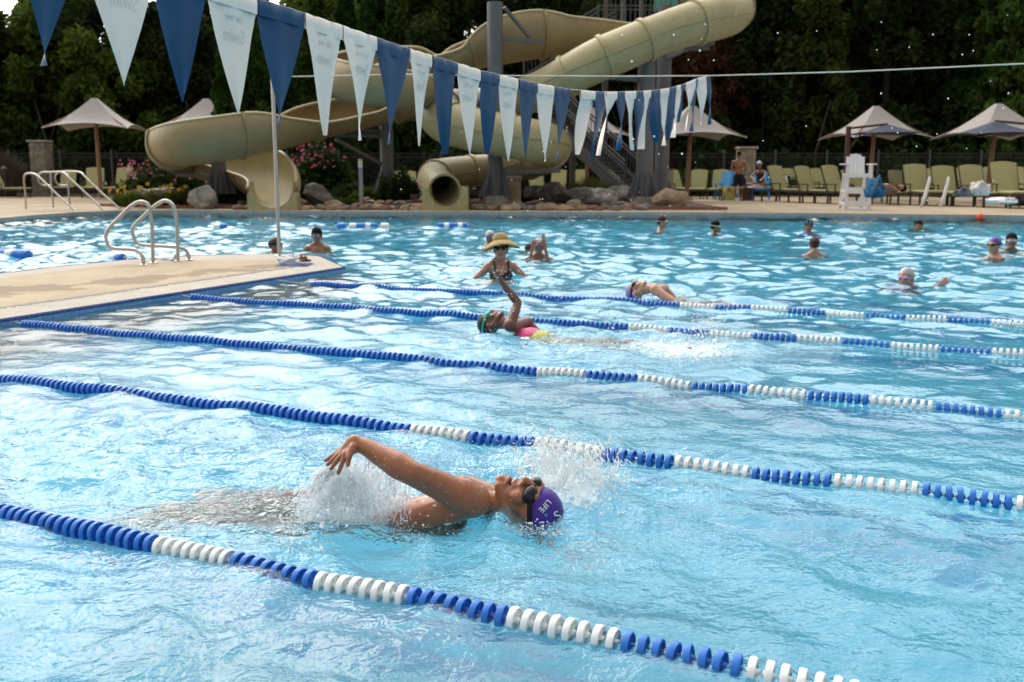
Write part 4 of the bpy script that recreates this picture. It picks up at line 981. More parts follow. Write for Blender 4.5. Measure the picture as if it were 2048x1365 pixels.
def rock(px, ybase, wpx, hpx, Y, mi, lb, seed):
    me = rock_mesh(seed); me.materials.append(rocks_m[mi]); o = bpy.data.objects.new('boulder', me); COL.objects.link(o); s = SC(Y); p = WD(px, ybase, Y); zb = max(.15, p.z)
    o.location = (p.x, Y, zb + hpx / s * .40); o.scale = (wpx / 2 / s * 1.08, wpx / 2 / s * .8, hpx / s * .62); o.rotation_euler = (random.uniform(-.1, .1), random.uniform(-.15, .15), seed)
    o.rotation_euler.z = 0; return tag(o, lb, 'boulder', 'boulders at the foot of the slides')
for a in [(408, 412, 60, 38, 30.4, 3, 'White streaked grey boulder left of the open slide mouth', 3), (330, 404, 90, 32, 33.5, 0, 'Long low grey boulder behind the yellow flowers', 5), (280, 400, 60, 24, 34.5, 0, 'Low grey boulder at the left end of the flower bed', 9),
          (634, 406, 66, 36, 31.5, 0, 'Blocky grey boulder between the slide mouth and the sign post', 12), (1109, 404, 64, 38, 31.5, 2, 'Large dark wedge boulder right of the stone stump', 15), (1158, 400, 62, 26, 32, 0, 'Layered flat grey boulder beside the dark wedge one', 18), (1180, 414, 44, 18, 30.2, 2, 'Small dark boulder in front of the layered one', 21),
          (1206, 412, 60, 34, 30.8, 3, 'Rounded pale grey boulder left of the thick column', 24), (1236, 404, 66, 34, 32.5, 0, 'Brownish boulder right below the slide stairs', 27), (1336, 416, 68, 44, 30.4, 1, 'Big tan boulder with a cracked face right of the thick column', 30), (1075, 402, 50, 30, 32.6, 2, 'Dark boulder beside the stone stump', 33),
          (1147, 416, 30, 16, 29.9, 1, 'Small orange pointed rock at the front of the bed', 36), (1098, 416, 34, 10, 29.8, 1, 'Small flat orange rock at the front of the bed', 39), (668, 414, 40, 14, 30.3, 1, 'Flat tan rock near the sign post', 42), (960, 403, 44, 24, 33, 2, 'Dark boulder under the lower tube section', 45), (598, 410, 34, 14, 30.8, 1, 'Small brown rock right of the open slide mouth', 48)]: rock(*a)
# cobbles, countable ones in front
sb = thing('cobble_border', 'Border of brown and tan rounded stones between the pool coping and the planting bed', 'stone border', tuple(W(700, 418, .17)), world=True)
cme = [rock_mesh(100 + i) for i in range(5)]; cmats = [mat('brown_cobble', (.22, .13, .085), .85, var=.3, scale=3, bump=.5, rnd=.3), mat('tan_cobble', (.33, .24, .16), .85, var=.3, scale=3, bump=.5, rnd=.3), rocks_m[0]]
cset = []
for me_ in cme:
    for mm in cmats: q = me_.copy(); q.materials.append(mm); cset.append(q)
rr = random.Random(5); ob = sb['_o']
for row, (yy, n, a0, a1) in enumerate(((417, 62, 470, 1300), (411, 56, 480, 1290), (406, 50, 560, 1260), (402, 36, 590, 1240))):
    for i in range(n):
        px = a0 + (a1 - a0) * (i + rr.uniform(.2, .8)) / n
        if 495 < px < 592 and row < 2 or 845 < px < 935: continue
        p = W(px, yy + rr.uniform(-1.5, 1.0), .17)
        o = bpy.data.objects.new('stone', rr.choice(cset)); COL.objects.link(o); o.parent = sb; s_ = rr.uniform(.16, .30)
        o.location = (p.x - ob[0], p.y - ob[1], .17 + .05 * row - ob[2]); o.scale = (s_, s_ * .8, s_ * .5); o.rotation_euler = (0, 0, rr.uniform(0, 6))
# stone stump, bricks, sign post
p = WD(1028, 412, 31); t = thing('stone_stump', 'Upright rough tan stone block standing right of the middle column', 'stone', (p.x, 31, .17)); MB().box((0, 0, .4), (.42, .4, .8)).build('block', rocks_m[1], t, bevel=.04); MB().box((0, 0, .86), (.5, .46, .12)).build('cap', rocks_m[1], t, bevel=.04)
for px, py, hh_, Y in ((829, 402, 22, 31.2), (836, 410, 14, 30.4), (822, 408, 12, 30.6)):
    p = WD(px, py, Y); tag(MB().box((0, 0, hh_ / SC(Y) / 2), (.22, .2, hh_ / SC(Y))).build('brick_block', mat('purple_brick', (.13, .055, .05), .8, var=.2), loc=(p.x, Y, .17), bevel=.01), {829: 'Taller dark red block left of the tube exit', 836: 'Short dark red block touching the tube exit', 822: 'Small dark red block at the far left of the three by the tube'}[px], 'block', 'dark red blocks by the tube exit')
p = WD(723, 412, 29.9); t = thing('sign_post', 'Slim grey post with a small yellow and white warning label near the pool edge', 'sign post', (p.x, p.y, .15)); hp = 96 / SC(29.9)
MB().box((0, 0, hp / 2), (.11, .09, hp)).build('post', mat('grey_post', (.24, .24, .26), .5), t, bevel=.01)
MB().box((0, -.05, hp - .13), (.115, .012, .22)).build('label_plate', mat('white_label', (.7, .68, .62), .5), t); MB().box((0, -.058, hp - .06), (.10, .006, .05)).build('label_yellow_band', mat('yellow_label', (.6, .35, .03), .5), t); MB().box((0, -.058, hp - .15), (.035, .006, .04)).build('label_mark', mat('black_ink', (.02, .02, .02), .5), t)
# ---- foliage
def leafmat(name, c, c2, tr=.3):
    b = NB(name); P = b.coord(); oi = b.n('ShaderNodeObjectInfo').outputs['Random']; pv = b.n('ShaderNodeVectorMath', {0: P, 1: b.n('ShaderNodeCombineXYZ', {0: b.n('ShaderNodeMath', {0: oi, 1: 40}, operation='MULTIPLY').outputs[0]}).outputs[0]}, operation='ADD').outputs[0]
    n1 = b.noise(.55, 3, .6, pv); n2 = b.noise(5, 2, .6, P); f = b.n('ShaderNodeMath', {0: n1, 1: n2}, operation='ADD').outputs[0]; f = b.n('ShaderNodeMath', {0: f, 1: .5}, operation='MULTIPLY').outputs[0]
    cc = b.ramp(f, [(.38, tuple(x * .45 for x in c)), (.5, c), (.62, c2)])
    d = b.n('ShaderNodeBsdfPrincipled', {'Base Color': cc, 'Roughness': .85, 'Specular IOR Level': .05}).outputs[0]; tl = b.n('ShaderNodeBsdfTranslucent', {'Color': cc}).outputs[0]
    m = b.n('ShaderNodeMixShader', {0: tr, 1: d, 2: tl}).outputs[0]; b.t.links.new(m, b.out.inputs[0]); return b.m
L_arb = leafmat('arborvitae_leaf', (0.029, 0.065, 0.014), (0.065, 0.123, 0.026)); L_pine = leafmat('pine_leaf', (0.023, 0.038, 0.012), (0.055, 0.075, 0.017)); L_lt = leafmat('bright_leaf', (0.065, 0.109, 0.017), (0.131, 0.174, 0.036)); L_brn = leafmat('dead_leaf', (0.080, 0.041, 0.020), (0.145, 0.072, 0.036)); L_bush = leafmat('bush_leaf', (0.023, 0.051, 0.014), (0.051, 0.087, 0.023)); L_gr = leafmat('grass_leaf', (.07, .085, .022), (.15, .15, .05)); L_red = leafmat('reddish_leaf', (.05, .02, .016), (.08, .035, .02))
bark = mat('bark', (.045, .032, .022), .95, var=.4, scale=6, bump=1.)
def leaves(pts, size, droop=0., name='crown', aspect=1.6):
    n = len(pts); P = np.array(pts); a = rng.normal(size=(n, 3)); a[:, 2] += droop; a /= np.linalg.norm(a, axis=1)[:, None]; b_ = rng.normal(size=(n, 3)); b_ -= a * np.sum(a * b_, 1)[:, None]; b_ /= np.linalg.norm(b_, axis=1)[:, None]
    s_ = (size * rng.uniform(.6, 1.4, n))[:, None]; A_ = a * s_ * aspect * .5; B_ = b_ * s_ * .5
    vs = np.stack([P - A_, P + B_ * .8, P + A_, P - B_ * .8], 1).reshape(-1, 3); me = bpy.data.meshes.new(name); me.vertices.add(4 * n); me.vertices.foreach_set('co', vs.ravel().astype('f4')); me.loops.add(4 * n); me.loops.foreach_set('vertex_index', np.arange(4 * n, dtype='i4')); me.polygons.add(n)
    me.polygons.foreach_set('loop_start', np.arange(n, dtype='i4') * 4); me.polygons.foreach_set('loop_total', np.full(n, 4, 'i4')); me.update(calc_edges=True); return me
def cone_pts(n, H, R, z0, seed, lumps=60, power=.8):
    r = np.random.default_rng(seed); cl = []
    for i in range(lumps * 4):
        t = r.random() ** .8; z = z0 + (H - z0) * t; rad = R * (1 - t) ** power * (.9 if t > .12 else .6 + 2.5 * t) * r.uniform(.45, 1.08); a = r.uniform(0, 2 * PI); cl.append((rad * math.cos(a), rad * math.sin(a), z, R * .20 * (1.15 - t * .7) * r.uniform(.6, 1.3)))
    cl = np.array(cl); k = r.integers(0, len(cl), n); c = cl[k]; d = r.normal(size=(n, 3)); d /= np.linalg.norm(d, axis=1)[:, None]; rr_ = c[:, 3:4] * r.uniform(.5, 1.1, (n, 1)); d[:, 2] *= 1.5
    return c[:, :3] + d * rr_
def broad_pts(n, H, R, z0, seed, lumps=46):
    r = np.random.default_rng(seed); cl = []
    for i in range(lumps):
        d = r.normal(size=3); d /= np.linalg.norm(d); q = r.uniform(.45, 1) ** .6; cl.append((d[0] * R * q, d[1] * R * q, z0 + (H - z0) * (.5 + .5 * d[2] * q), R * r.uniform(.16, .34)))
    cl = np.array(cl); k = r.integers(0, len(cl), n); c = cl[k]; d = r.normal(size=(n, 3)); d /= np.linalg.norm(d, axis=1)[:, None]
    return c[:, :3] + d * c[:, 3:4] * r.uniform(.4, 1.15, (n, 1))
def trunk_mesh(H, r0, seed, limbs=9, spread=1.5):
    r = random.Random(seed); m = MB(); pts = [V((r.uniform(-.12, .12) * i * .3, r.uniform(-.12, .12) * i * .3, H * i / 7)) for i in range(8)]; m.tube(pts, [r0 * (1 - .85 * i / 7) for i in range(8)], 9)
    for i in range(limbs):
        z = r.uniform(.15, .85); a = r.uniform(0, 6.28); b0 = pts[int(z * 7)]; L = spread * (1 - z * .6) * r.uniform(.7, 1.2); e = b0 + V((math.cos(a) * L, math.sin(a) * L, L * .5)); m.tube([b0, b0.lerp(e, .5) + V((0, 0, -.1)), e], [r0 * .35, r0 * .22, r0 * .08], 6)
    return m.mesh('trunk')
kinds = {}
def kind(name, cme_, tme): kinds[name] = (cme_, tme)
k_arb = [(leaves(cone_pts(26000, 12, 1.75, .3, s, 60), .20, .9), trunk_mesh(11, .16, s, 6, .8), L_arb) for s in (1, 2)]
k_pine = [(leaves(cone_pts(26000, 15, 3.4, 1.2, s, 40, .62), .25, -.2), trunk_mesh(14, .26, s + 9, 14, 2.6), L_pine) for s in (3, 4)]
k_brd = [(leaves(broad_pts(17000, 11, 3.3, 1.5, s), .26), trunk_mesh(8.5, .22, s + 20, 12, 3.), L_pine) for s in (5, 6)]
for grp_ in (k_arb, k_pine, k_brd):
    for c_, t_, l_ in grp_: c_.materials.append(l_); t_.materials.append(bark)
def with_leaf(k, leaf): c_ = k[0].copy(); c_.materials.clear(); c_.materials.append(leaf); return (c_, k[1], leaf)
k_brown = with_leaf(k_pine[0], L_brn); k_light = with_leaf(k_brd[0], L_lt); k_alight = with_leaf(k_arb[0], leafmat('cedar_leaf', (0.043, 0.084, 0.017), (0.102, 0.160, 0.035)))
seenl = {}
def tree(k, px, Y, sc, label, rz=None, zb=.16):
    p = WD(px, 342, Y); t = thing('evergreen_tree', label, 'tree', (p.x, Y, zb), rz if rz is not None else random.uniform(0, 6.28), 'trees behind the pool fence', sc if not isinstance(sc, tuple) else 1)
    if isinstance(sc, tuple): t.scale = sc
    for nm_, me_ in (('crown', k[0]), ('trunk', k[1])): o = bpy.data.objects.new(nm_, me_); COL.objects.link(o); o.parent = t
A1, A2 = k_arb; P1, P2 = k_pine; B1, B2 = k_brd
place = [(600, k_light, 1.12, 58, 'Tall loose tree behind the steel flag pole'), (-60, B1, .95, 53, 'Olive broad tree at the left edge behind the stone pier'), (60, k_light, .95, 54, 'Lighter green loose tree with sky gaps, above the far left umbrella'), (170, B2, 1.0, 55, 'Dark olive tree right above the far left umbrella peak'), (250, k_light, .8, 52, 'Yellow green tree between first and second pennant'), (330, B1, .95, 54, 'Dark tree behind the second blue pennant'), (452, A1, .50, 42.5, 'Small narrow cedar just above the left slide loop'),
         (455, k_alight, .5, 50, 'Smallest pointed cedar behind the white pennant'), (520, A2, .78, 51, 'Narrow cedar behind the second blue pennant from the steel pole'), (575, A1, .72, 51.5, 'Narrow cedar behind the steel flag pole'), (640, k_alight, .95, 54, 'Pointed cedar left of the upper slide curve'), (700, A2, .92, 54.5, 'Pointed cedar above the upper slide curve'), (745, A1, .9, 54, 'Second pointed cedar above the upper slide curve'),
         (800, k_alight, .95, 55, 'Pointed cedar left of the tall middle column'), (870, P1, .9, 57, 'Dark pine behind the tall middle column'), (960, B2, 1., 55, 'Dark tree between the two upper slides'), (1050, P2, .9, 56, 'Dark pine behind the upper stair flight'), (1130, B1, 1., 56, 'Dark tree behind the slide stairs'), (1220, P1, .9, 58, 'Dark pine behind the slide platform'),
         (1345, k_brown, .82, 52, 'Brown dying conifer right of the slide columns'), (1440, with_leaf(k_pine[1], L_brn), .7, 54, 'Thin brown conifer behind the blue chair'), (1420, P2, 1.1, 59, 'Dark pine behind the brown conifers'), (1530, P2, 1., 54, 'Dark cypress with light gaps above the seated woman'), (1600, with_leaf(k_pine[0], leafmat('olive_leaf', (0.041, 0.061, 0.014), (0.080, 0.109, 0.026))), .95, 53, 'Olive cypress with light gaps left of the lifeguard chair'), (1680, P1, 1., 56, 'Dark pine behind the brown umbrella pole'),
         (1760, P2, 1.05, 54, 'Dark pine behind the umbrella near the lifeguard chair'), (1850, P1, 1.05, 56, 'Very dark pine between the two right umbrellas'), (1925, k_arb[1], 1.3, 54, 'Dark narrow tree between the right umbrellas'), (2010, k_alight, 1.45, 51, 'Brighter green cone tree at the far right behind the umbrella'), (2110, P2, 1.1, 53, 'Dark pine at the right edge'), (2230, P1, 1.1, 53, 'Dark pine beyond the right edge'), (-180, P1, 1., 54, 'Dark pine beyond the left edge')]
for px, k, sc, Y, lb in place: tree(k, px, Y, sc, lb)
i = 0
for px in range(-250, 2400, 82):      # second and third rows close the view
    if px < 900 and i % 3 == 0: pass
    k = (P1, P2, B1, B2)[i % 4]; hs = .78 if px < 900 else 1.25
    if px > 2150 or px < -130: i += 1; continue
    marks = [(-60, 'the left edge'), (20, 'the garden lantern'), (95, 'the left stone pier'), (190, 'the far left umbrella'), (265, 'the pink flowering bush'), (350, 'the left bend of the open slide'), (420, 'the half hidden umbrella'), (500, 'the open slide mouth'), (575, 'the steel flag pole'), (650, 'the vivid pink bush'), (723, 'the slim sign post'), (800, 'the second steel column'), (885, 'the round tube exit'), (990, 'the tall middle column'), (1060, 'the lower stair landing'), (1130, 'the upper stair flight'), (1215, 'the slide platform'), (1290, 'the thick grey column'), (1340, 'the tan cracked boulder'), (1400, 'the middle umbrella'), (1480, 'the standing man'), (1525, 'the seated woman'), (1600, 'the second green lounger'), (1665, 'the dark umbrella pole'), (1714, 'the lifeguard chair'), (1770, 'the person lying down'), (1850, 'the rolled towels'), (1930, 'the dark and white bag'), (1990, 'the far right umbrella'), (2060, 'the black bag'), (2140, 'the right edge')]
    mk = min(marks_left if 'marks_left' in globals() else marks, key=lambda q: abs(q[0] - px))
    if 'marks_left' not in globals(): marks_left = list(marks)
    marks_left.remove(mk)
    tree(k, px + random.uniform(-15, 15), 63 + (i % 3) * 2.5, (1.15, 1.15, hs * random.uniform(.95, 1.15)), 'Dark rear row tree, farthest back behind ' + mk[1]); i += 1
# undergrowth behind the fence as one mass
und = []
r_ = np.random.default_rng(8)
for k in range(150):
    x = r_.uniform(-34, 34); und.append((x, r_.uniform(49, 60), r_.uniform(.6, 3.2), r_.uniform(.8, 1.7)))
und = np.array(und); kk_ = r_.integers(0, len(und), 52000); d_ = r_.normal(size=(52000, 3)); d_ /= np.linalg.norm(d_, axis=1)[:, None]
me_ = leaves(und[kk_][:, :3] + d_ * und[kk_][:, 3:4] * r_.uniform(.4, 1.1, (52000, 1)), .26); me_.materials.append(L_bush); o = bpy.data.objects.new('undergrowth', me_); COL.objects.link(o); stuff(o); o['label'] = 'Dark tangled undergrowth behind the black fence'
for s_ in range(3):
    m = MB(); r2 = random.Random(s_)
    for i in range(14):
        x = r2.uniform(-28, 28); y = r2.uniform(49, 56); a = V((x, y, .1)); m.tube([a, a + V((r2.uniform(-.6, .6), 0, 2)), a + V((r2.uniform(-1.2, 1.2), 0, 4.5))], [.07, .05, .02], 6)
    stuff(m.build('bare_stems', bark))
# hedge under the middle umbrella
def blob_plant(name, c, R3, n, size, leaf, label, cat, seed, lumps=20, stems=True):
    r = np.random.default_rng(seed); cl = r.normal(size=(lumps, 3)); cl /= np.linalg.norm(cl, axis=1)[:, None]; cl *= r.uniform(.3, .8, (lumps, 1)); cl[:, 2] = np.abs(cl[:, 2]) * .9 + .08; k = r.integers(0, lumps, n); d = r.normal(size=(n, 3)); d /= np.linalg.norm(d, axis=1)[:, None]
    P = (cl[k] + d * r.uniform(.1, .38, (n, 1))) * np.array(R3); P[:, 2] = np.maximum(P[:, 2], .01); t = thing(name, label, cat, c); me = leaves(P, size, name='foliage'); me.materials.append(leaf); o = bpy.data.objects.new('foliage', me); COL.objects.link(o); o.parent = t
    m = MB(); rr_ = random.Random(seed)
    for i in range(7): a = rr_.uniform(0, 6.28); m.tube([(0, 0, -.05), (math.cos(a) * R3[0] * .25, math.sin(a) * R3[1] * .25, R3[2] * .35), (math.cos(a) * R3[0] * .5, math.sin(a) * R3[1] * .5, R3[2] * .75)], [.03, .02, .01], 5)
    m.build('stem', bark, t); return t, cl, R3
p = WD(1400, 370, 45); blob_plant('hedge', (p.x, 45.6, .15), (3.6, .8, 1.1), 9000, .13, L_arb, 'Low clipped dark green hedge behind the green and blue chairs', 'hedge', 77, 40)
p = WD(1560, 370, 45); blob_plant('hedge', (p.x + 2, 46.4, .15), (3.2, .7, .8), 6000, .13, L_bush, 'Dark low shrubs behind the right row of loungers', 'shrub', 78, 40)
pink = mat('pink_petal', (.40, .06, .14), .6, var=.4, scale=9, rnd=.3); pinkl = mat('light_pink_petal', (.68, .30, .38), .6, var=.3, scale=9); yelf = mat('yellow_petal', (.55, .36, .03), .6)
def flower_mesh(s=1, petals=6):
    m = MB()
    for i in range(petals):
        a = i * 2 * PI / petals; c, s_ = math.cos(a), math.sin(a); q = lambda r, w_, z: (c * r - s_ * w_, s_ * r + c * w_, z)
        m.add([(0, 0, 0), q(.6, -.32, .35), q(1, 0, .3), q(.6, .32, .35)], [(0, 1, 2, 3)])
    m.ell((0, 0, .25), .28, segs=6, rings=4); return m
fmesh = {k: flower_mesh().mesh('flower') for k in 'plyo'}
for k, mm in zip('plyo', (pink, pinkl, yelf, mat('orange_petal', (.7, .25, .03), .6))): fmesh[k].materials.append(mm)
def flowers(t, cl, R3, n, keys, size, seed, zmin=.3):
    r = random.Random(seed)
    for i in range(n):
        c = V(cl[r.randrange(len(cl))]); d = V((r.gauss(0, 1), -abs(r.gauss(0, 1)), abs(r.gauss(0, .9)))).normalized() * .42; p = c + d
        if p.z < zmin: p.z = zmin + r.uniform(0, .4)
        o = bpy.data.objects.new('flower', fmesh[r.choice(keys)]); COL.objects.link(o); o.parent = t; o.location = (p.x * R3[0], p.y * R3[1], p.z * R3[2]); sz = size * r.uniform(.7, 1.3); o.scale = (sz,) * 3; o.rotation_euler = (r.uniform(.4, 1.4), r.uniform(-.4, .4), r.uniform(-.6, .6))
p = WD(300, 392, 37); a = blob_plant('flowering_shrub', (p.x, 37, .15), (1.15, 1., 1.65), 7000, .11, L_bush, 'Dark shrub with light pink flowers left of the open slide loop', 'shrub', 1); flowers(*a, 70, 'plp', .05, 1, .5)
p = WD(640, 398, 36); a = blob_plant('flowering_shrub', (p.x, 36, .15), (1.25, 1., 2.2), 9000, .11, L_bush, 'Dark shrub with vivid pink flowers right of the steel flag pole', 'shrub', 2); flowers(*a, 85, 'pp', .058, 2, .55)
p = WD(352, 392, 35.8); a = blob_plant('shrub', (p.x, 35.8, .15), (1.0, .8, 1.1), 5000, .11, L_bush, 'Dark shrub with a few pink flowers under the left slide loop', 'shrub', 3); flowers(*a, 14, 'p', .05, 3, .5)
for i, (px, yb, Y, R3, lf, lb) in enumerate([(470, 400, 34, (.8, .6, .9), L_bush, 'Low dark shrub right of the short column'), (700, 400, 35, (1.2, .7, .8), L_bush, 'Low dark shrub behind the sign post'), (745, 398, 34.5, (.9, .6, .6), L_lt, 'Bright green low plant beside the second column'), (695, 405, 31.8, (.6, .4, .28), L_lt, 'Bright ground plant left of the sign post'), (800, 398, 33.5, (.8, .5, 1.1), L_bush, 'Dark shrub between column and tube exit'), (1000, 400, 36, (2.0, .6, .5), L_bush, 'Dark shrub row under the lower tube'), (600, 405, 32.5, (.7, .5, .8), L_bush, 'Dark shrub just right of the slide mouth')]):
    p = WD(px, yb, Y); blob_plant('shrub', (p.x, Y, .15), R3, 3500, .10, lf, lb, 'shrub', 20 + i)
def grass_tuft(px, yb, Y, R, H, n, leaf, label, seed, nm='grass_tuft', fl=None):
    r = random.Random(seed); p = WD(px, yb, Y); t = thing(nm, label, 'plant', (p.x, Y, .16)); m = MB()
    for i in range(n):
        a = r.uniform(0, 6.28); rr_ = R * r.random() ** .6; hh_ = H * r.uniform(.6, 1.1) * (1 - .35 * rr_ / R); b0 = V((math.cos(a) * rr_ * .35, math.sin(a) * rr_ * .35, 0)); e = V((math.cos(a) * rr_, math.sin(a) * rr_, hh_)); md = b0.lerp(e, .55) + V((0, 0, hh_ * .18)); w_ = V((-math.sin(a + r.uniform(-1, 1)), math.cos(a), 0)) * .009
        m.add([b0 - w_, b0 + w_, md + w_, md - w_, e], [(0, 1, 2, 3), (3, 2, 4)])
    m.build('foliage', leaf, t)
    if fl:
        for i in range(fl[1]):
            a = r.uniform(0, 6.28); rr_ = R * r.uniform(.2, 1); o = bpy.data.objects.new('flower', fmesh[fl[0]]); COL.objects.link(o); o.parent = t; o.location = (math.cos(a) * rr_, math.sin(a) * rr_ * .6 - .1, H * r.uniform(.7, 1.12)); sz = r.uniform(.04, .075); o.scale = (sz,) * 3; o.rotation_euler = (1.2, 0, r.uniform(-.5, .5))
grass_tuft(1180, 392, 33.5, 1.15, 1.0, 1500, L_gr, 'Large arching tuft of yellow green ornamental grass below the slide stairs', 1)
grass_tuft(1052, 392, 33.5, .6, .65, 700, L_gr, 'Smaller tuft of ornamental grass behind the stone stump', 2)
grass_tuft(1110, 398, 33.9, .7, .6, 600, L_red, 'Reddish grass tuft behind the dark wedge boulder', 3)
for i, (px, R, H, f, lb) in enumerate([(262, .5, .6, ('y', 5), 'Leftmost daylily clump with yellow flowers'), (302, .5, .62, ('y', 6), 'Second daylily clump from the left with yellow flowers'), (340, .5, .62, ('y', 8), 'Daylily clump with the most yellow flowers'), (370, .45, .6, ('y', 7), 'Daylily clump touching the white streaked boulder'), (240, .35, .45, ('o', 5), 'Small orange flowering clump at the left corner of the bed')]):
    grass_tuft(px, 412, 30.6 + .3 * i, R, H, 420, L_gr if i % 2 else L_lt, lb, 30 + i, 'daylily_clump', f)
p = WD(12, 380, 44); grass_tuft(8, 385, 45, 1.3, 2.2, 1800, mat('dry_grass', (.08, .06, .045), .9), 'Tall dry brown grass at the left edge by the fence', 60)
p = WD(12, 390, 43); t = thing('garden_lantern', 'Small black lantern on a post at the left edge', 'lamp', (p.x, 43, .16)); MB().cyl((0, 0, 0), (0, 0, .9), .03, .03, 8).build('post', fm_, t); MB().lathe([(.10, .9), (.12, 1.15), (.14, 1.18), (.03, 1.3)], 8).build('lantern_head', fm_, t)
# ================================================================== PEOPLE
def skinmat(name, c, fine=False):
    b = NB(name); P = b.coord(); n1 = b.noise(7, 4, .6, P); n2 = b.noise(160, 2, .6, P)
    cc = b.ramp(n1, [(.3, tuple(x * .84 for x in c)), (.7, (min(1, c[0] * 1.12), c[1] * 1.04, c[2] * .98))])
    rr_ = b.n('ShaderNodeMapRange', {0: n1, 1: .3, 2: .7, 3: .30, 4: .46}).outputs[0]
    p = b.n('ShaderNodeBsdfPrincipled', {'Base Color': cc, 'Roughness': rr_, 'Subsurface Weight': .12 if fine else .0, 'Subsurface Scale': .5, 'Specular IOR Level': .5, 'Coat Weight': b.n('ShaderNodeMapRange', {0: b.noise(24, 3, .6, P), 1: .45, 2: .62, 3: .0, 4: .45}).outputs[0], 'Coat Roughness': .14, 'Normal': b.bump(b.noise(16, 3, .55, P), .35, .012, b.bump(n2, .12, .002))})
    p.inputs['Subsurface Radius'].default_value = (.012, .005, .003); b.t.links.new(p.outputs[0], b.out.inputs[0]); return b.m
sk_tan = skinmat('tanned_skin', (.33, .118, .050), True); sk_dark = skinmat('dark_skin', (.14, .052, .027), True); sk_fair = skinmat('fair_skin', (.46, .23, .155)); sk_mid = skinmat('medium_skin', (.33, .145, .08)); sk_brn = skinmat('brown_skin', (.26, .11, .06))
hair_d = mat('dark_hair', (.008, .006, .005), .75, spec=.15, var=.4, scale=60, bump=.5, bscale=120); hair_b = mat('brown_hair', (.055, .025, .014), .75, spec=.15, var=.4, scale=60, bump=.5, bscale=120)
blk = mat('black_rubber', (.006, .006, .007), .35, spec=.2); lens_b = mat('smoked_lens', (.006, .006, .007), .08, spec=.4); purp = mat('purple_silicone', (.05, .022, .25), .42, spec=.3, var=.1, scale=14, bump=.15, bscale=30)
silv = mat('silver_silicone', (.42, .42, .42), .35, var=.3, scale=9); teal_r = mat('teal_rubber', (.01, .42, .30), .3); teal_l = mat('teal_mirror_lens', (.03, .45, .5), .08, metal=.5); blue_l = mat('blue_mirror_lens', (.05, .22, .55), .12, metal=.4)
lipm = mat('lips', (.36, .085, .06), .35); teeth = mat('teeth', (.75, .72, .66), .3); mouthm = mat('mouth_inside', (.03, .006, .005), .5); eyew = mat('eye', (.02, .015, .012), .1)
def TM(loc, x, y, z, k=1.):
    x, y, z = V(x), V(y), V(z); R = Matrix((x, y, z)).transposed(); return (V(loc), R, k)
def tp(T, p): return T[0] + T[1] @ (V(p) * T[2])
def put(mb, T, prims, segs=14):
    for q in prims:
        if q[0] == 'c': mb.cap2(tp(T, q[1]), q[2] * T[2], tp(T, q[3]), q[4] * T[2], segs)
        else: mb.ell(tp(T, q[1]), tuple(r * T[2] for r in q[2]), T[1] @ (q[3] if len(q) > 3 else Matrix.Identity(3)), segs=18, rings=12)
HEAD = [('e', (0, -.012, .035), (.076, .096, .084)), ('e', (0, .025, -.03), (.060, .068, .078)), ('c', (0, .078, -.098), .019, (0, .066, -.088), .03),
        ('c', (-.054, .0, -.045), .022, (-.020, .068, -.094), .019), ('c', (.054, .0, -.045), .022, (.020, .068, -.094), .019), ('e', (-.036, .060, -.022), (.026, .026, .03)), ('e', (.036, .060, -.022), (.026, .026, .03)),
        ('c', (0, .088, .022), .010, (0, .108, -.018), .0125), ('e', (-.012, .099, -.023), (.009, .011, .008)), ('e', (.012, .099, -.023), (.009, .011, .008)), ('c', (-.036, .080, .030), .013, (.036, .080, .030), .013),
        ('c', (-.018, .086, -.048), .0085, (.018, .086, -.048), .0085), ('c', (-.014, .083, -.068), .0095, (.014, .083, -.068), .0095), ('e', (-.079, -.008, -.012), (.009, .020, .031)), ('e', (.079, -.008, -.012), (.009, .020, .031)),
        ('e', (0, .052, .050), (.054, .032, .036))]
def ringstrap(T, cz, rx, ry, cyy, w_, mt, parent, name='strap', tilt=0., a0=0., a1=360.):
    m = MB(); N = 40; rows = []
    for i in range(N + 1):
        a = math.radians(a0 + (a1 - a0) * i / N)
        for dz, o in ((-w_ / 2, 0), (w_ / 2, 0), (w_ / 2, .003), (-w_ / 2, .003)):
            y = cyy + (ry + o) * math.cos(a); m.v.append(tuple(tp(T, ((rx + o) * math.sin(a), y, cz + dz + tilt * (cyy + ry - y)))))
    for i in range(N):
        for k in range(4): l = (k + 1) % 4; m.f.append((i * 4 + k, i * 4 + l, i * 4 + 4 + l, i * 4 + 4 + k))
    return m.build(name, mt, parent, smooth='auto')
def goggles(T, parent, lens, frame, up=0., strapm=None, tilt=.12, gs=1.):
    m = MB()
    for sx in (-1, 1):
        R = Matrix.Rotation(sx * -.42, 3, 'Z'); m = MB().ell(tp(T, (sx * .033, .083, .012 + up)), (.031 * gs * T[2], .017 * T[2], .022 * gs * T[2]), T[1] @ R, segs=18, rings=10); m.build('goggle_cup', frame, parent, smooth=True)
        m = MB().ell(tp(T, (sx * .034, .090, .012 + up)), (.026 * gs * T[2], .0155 * T[2], .018 * gs * T[2]), T[1] @ R, segs=18, rings=10); m.build('goggle_lens', lens, parent, smooth=True)
    MB().tube([tp(T, (-.014, .096, .014 + up)), tp(T, (0, .102, .017 + up)), tp(T, (.014, .096, .014 + up))], .004 * T[2], 8).build('nose_bridge', frame, parent, smooth=True)
    ringstrap(T, .014 + up, .0865, .107, -.010, .016, strapm or frame, parent, 'goggle_strap', tilt=tilt, a0=32, a1=328)
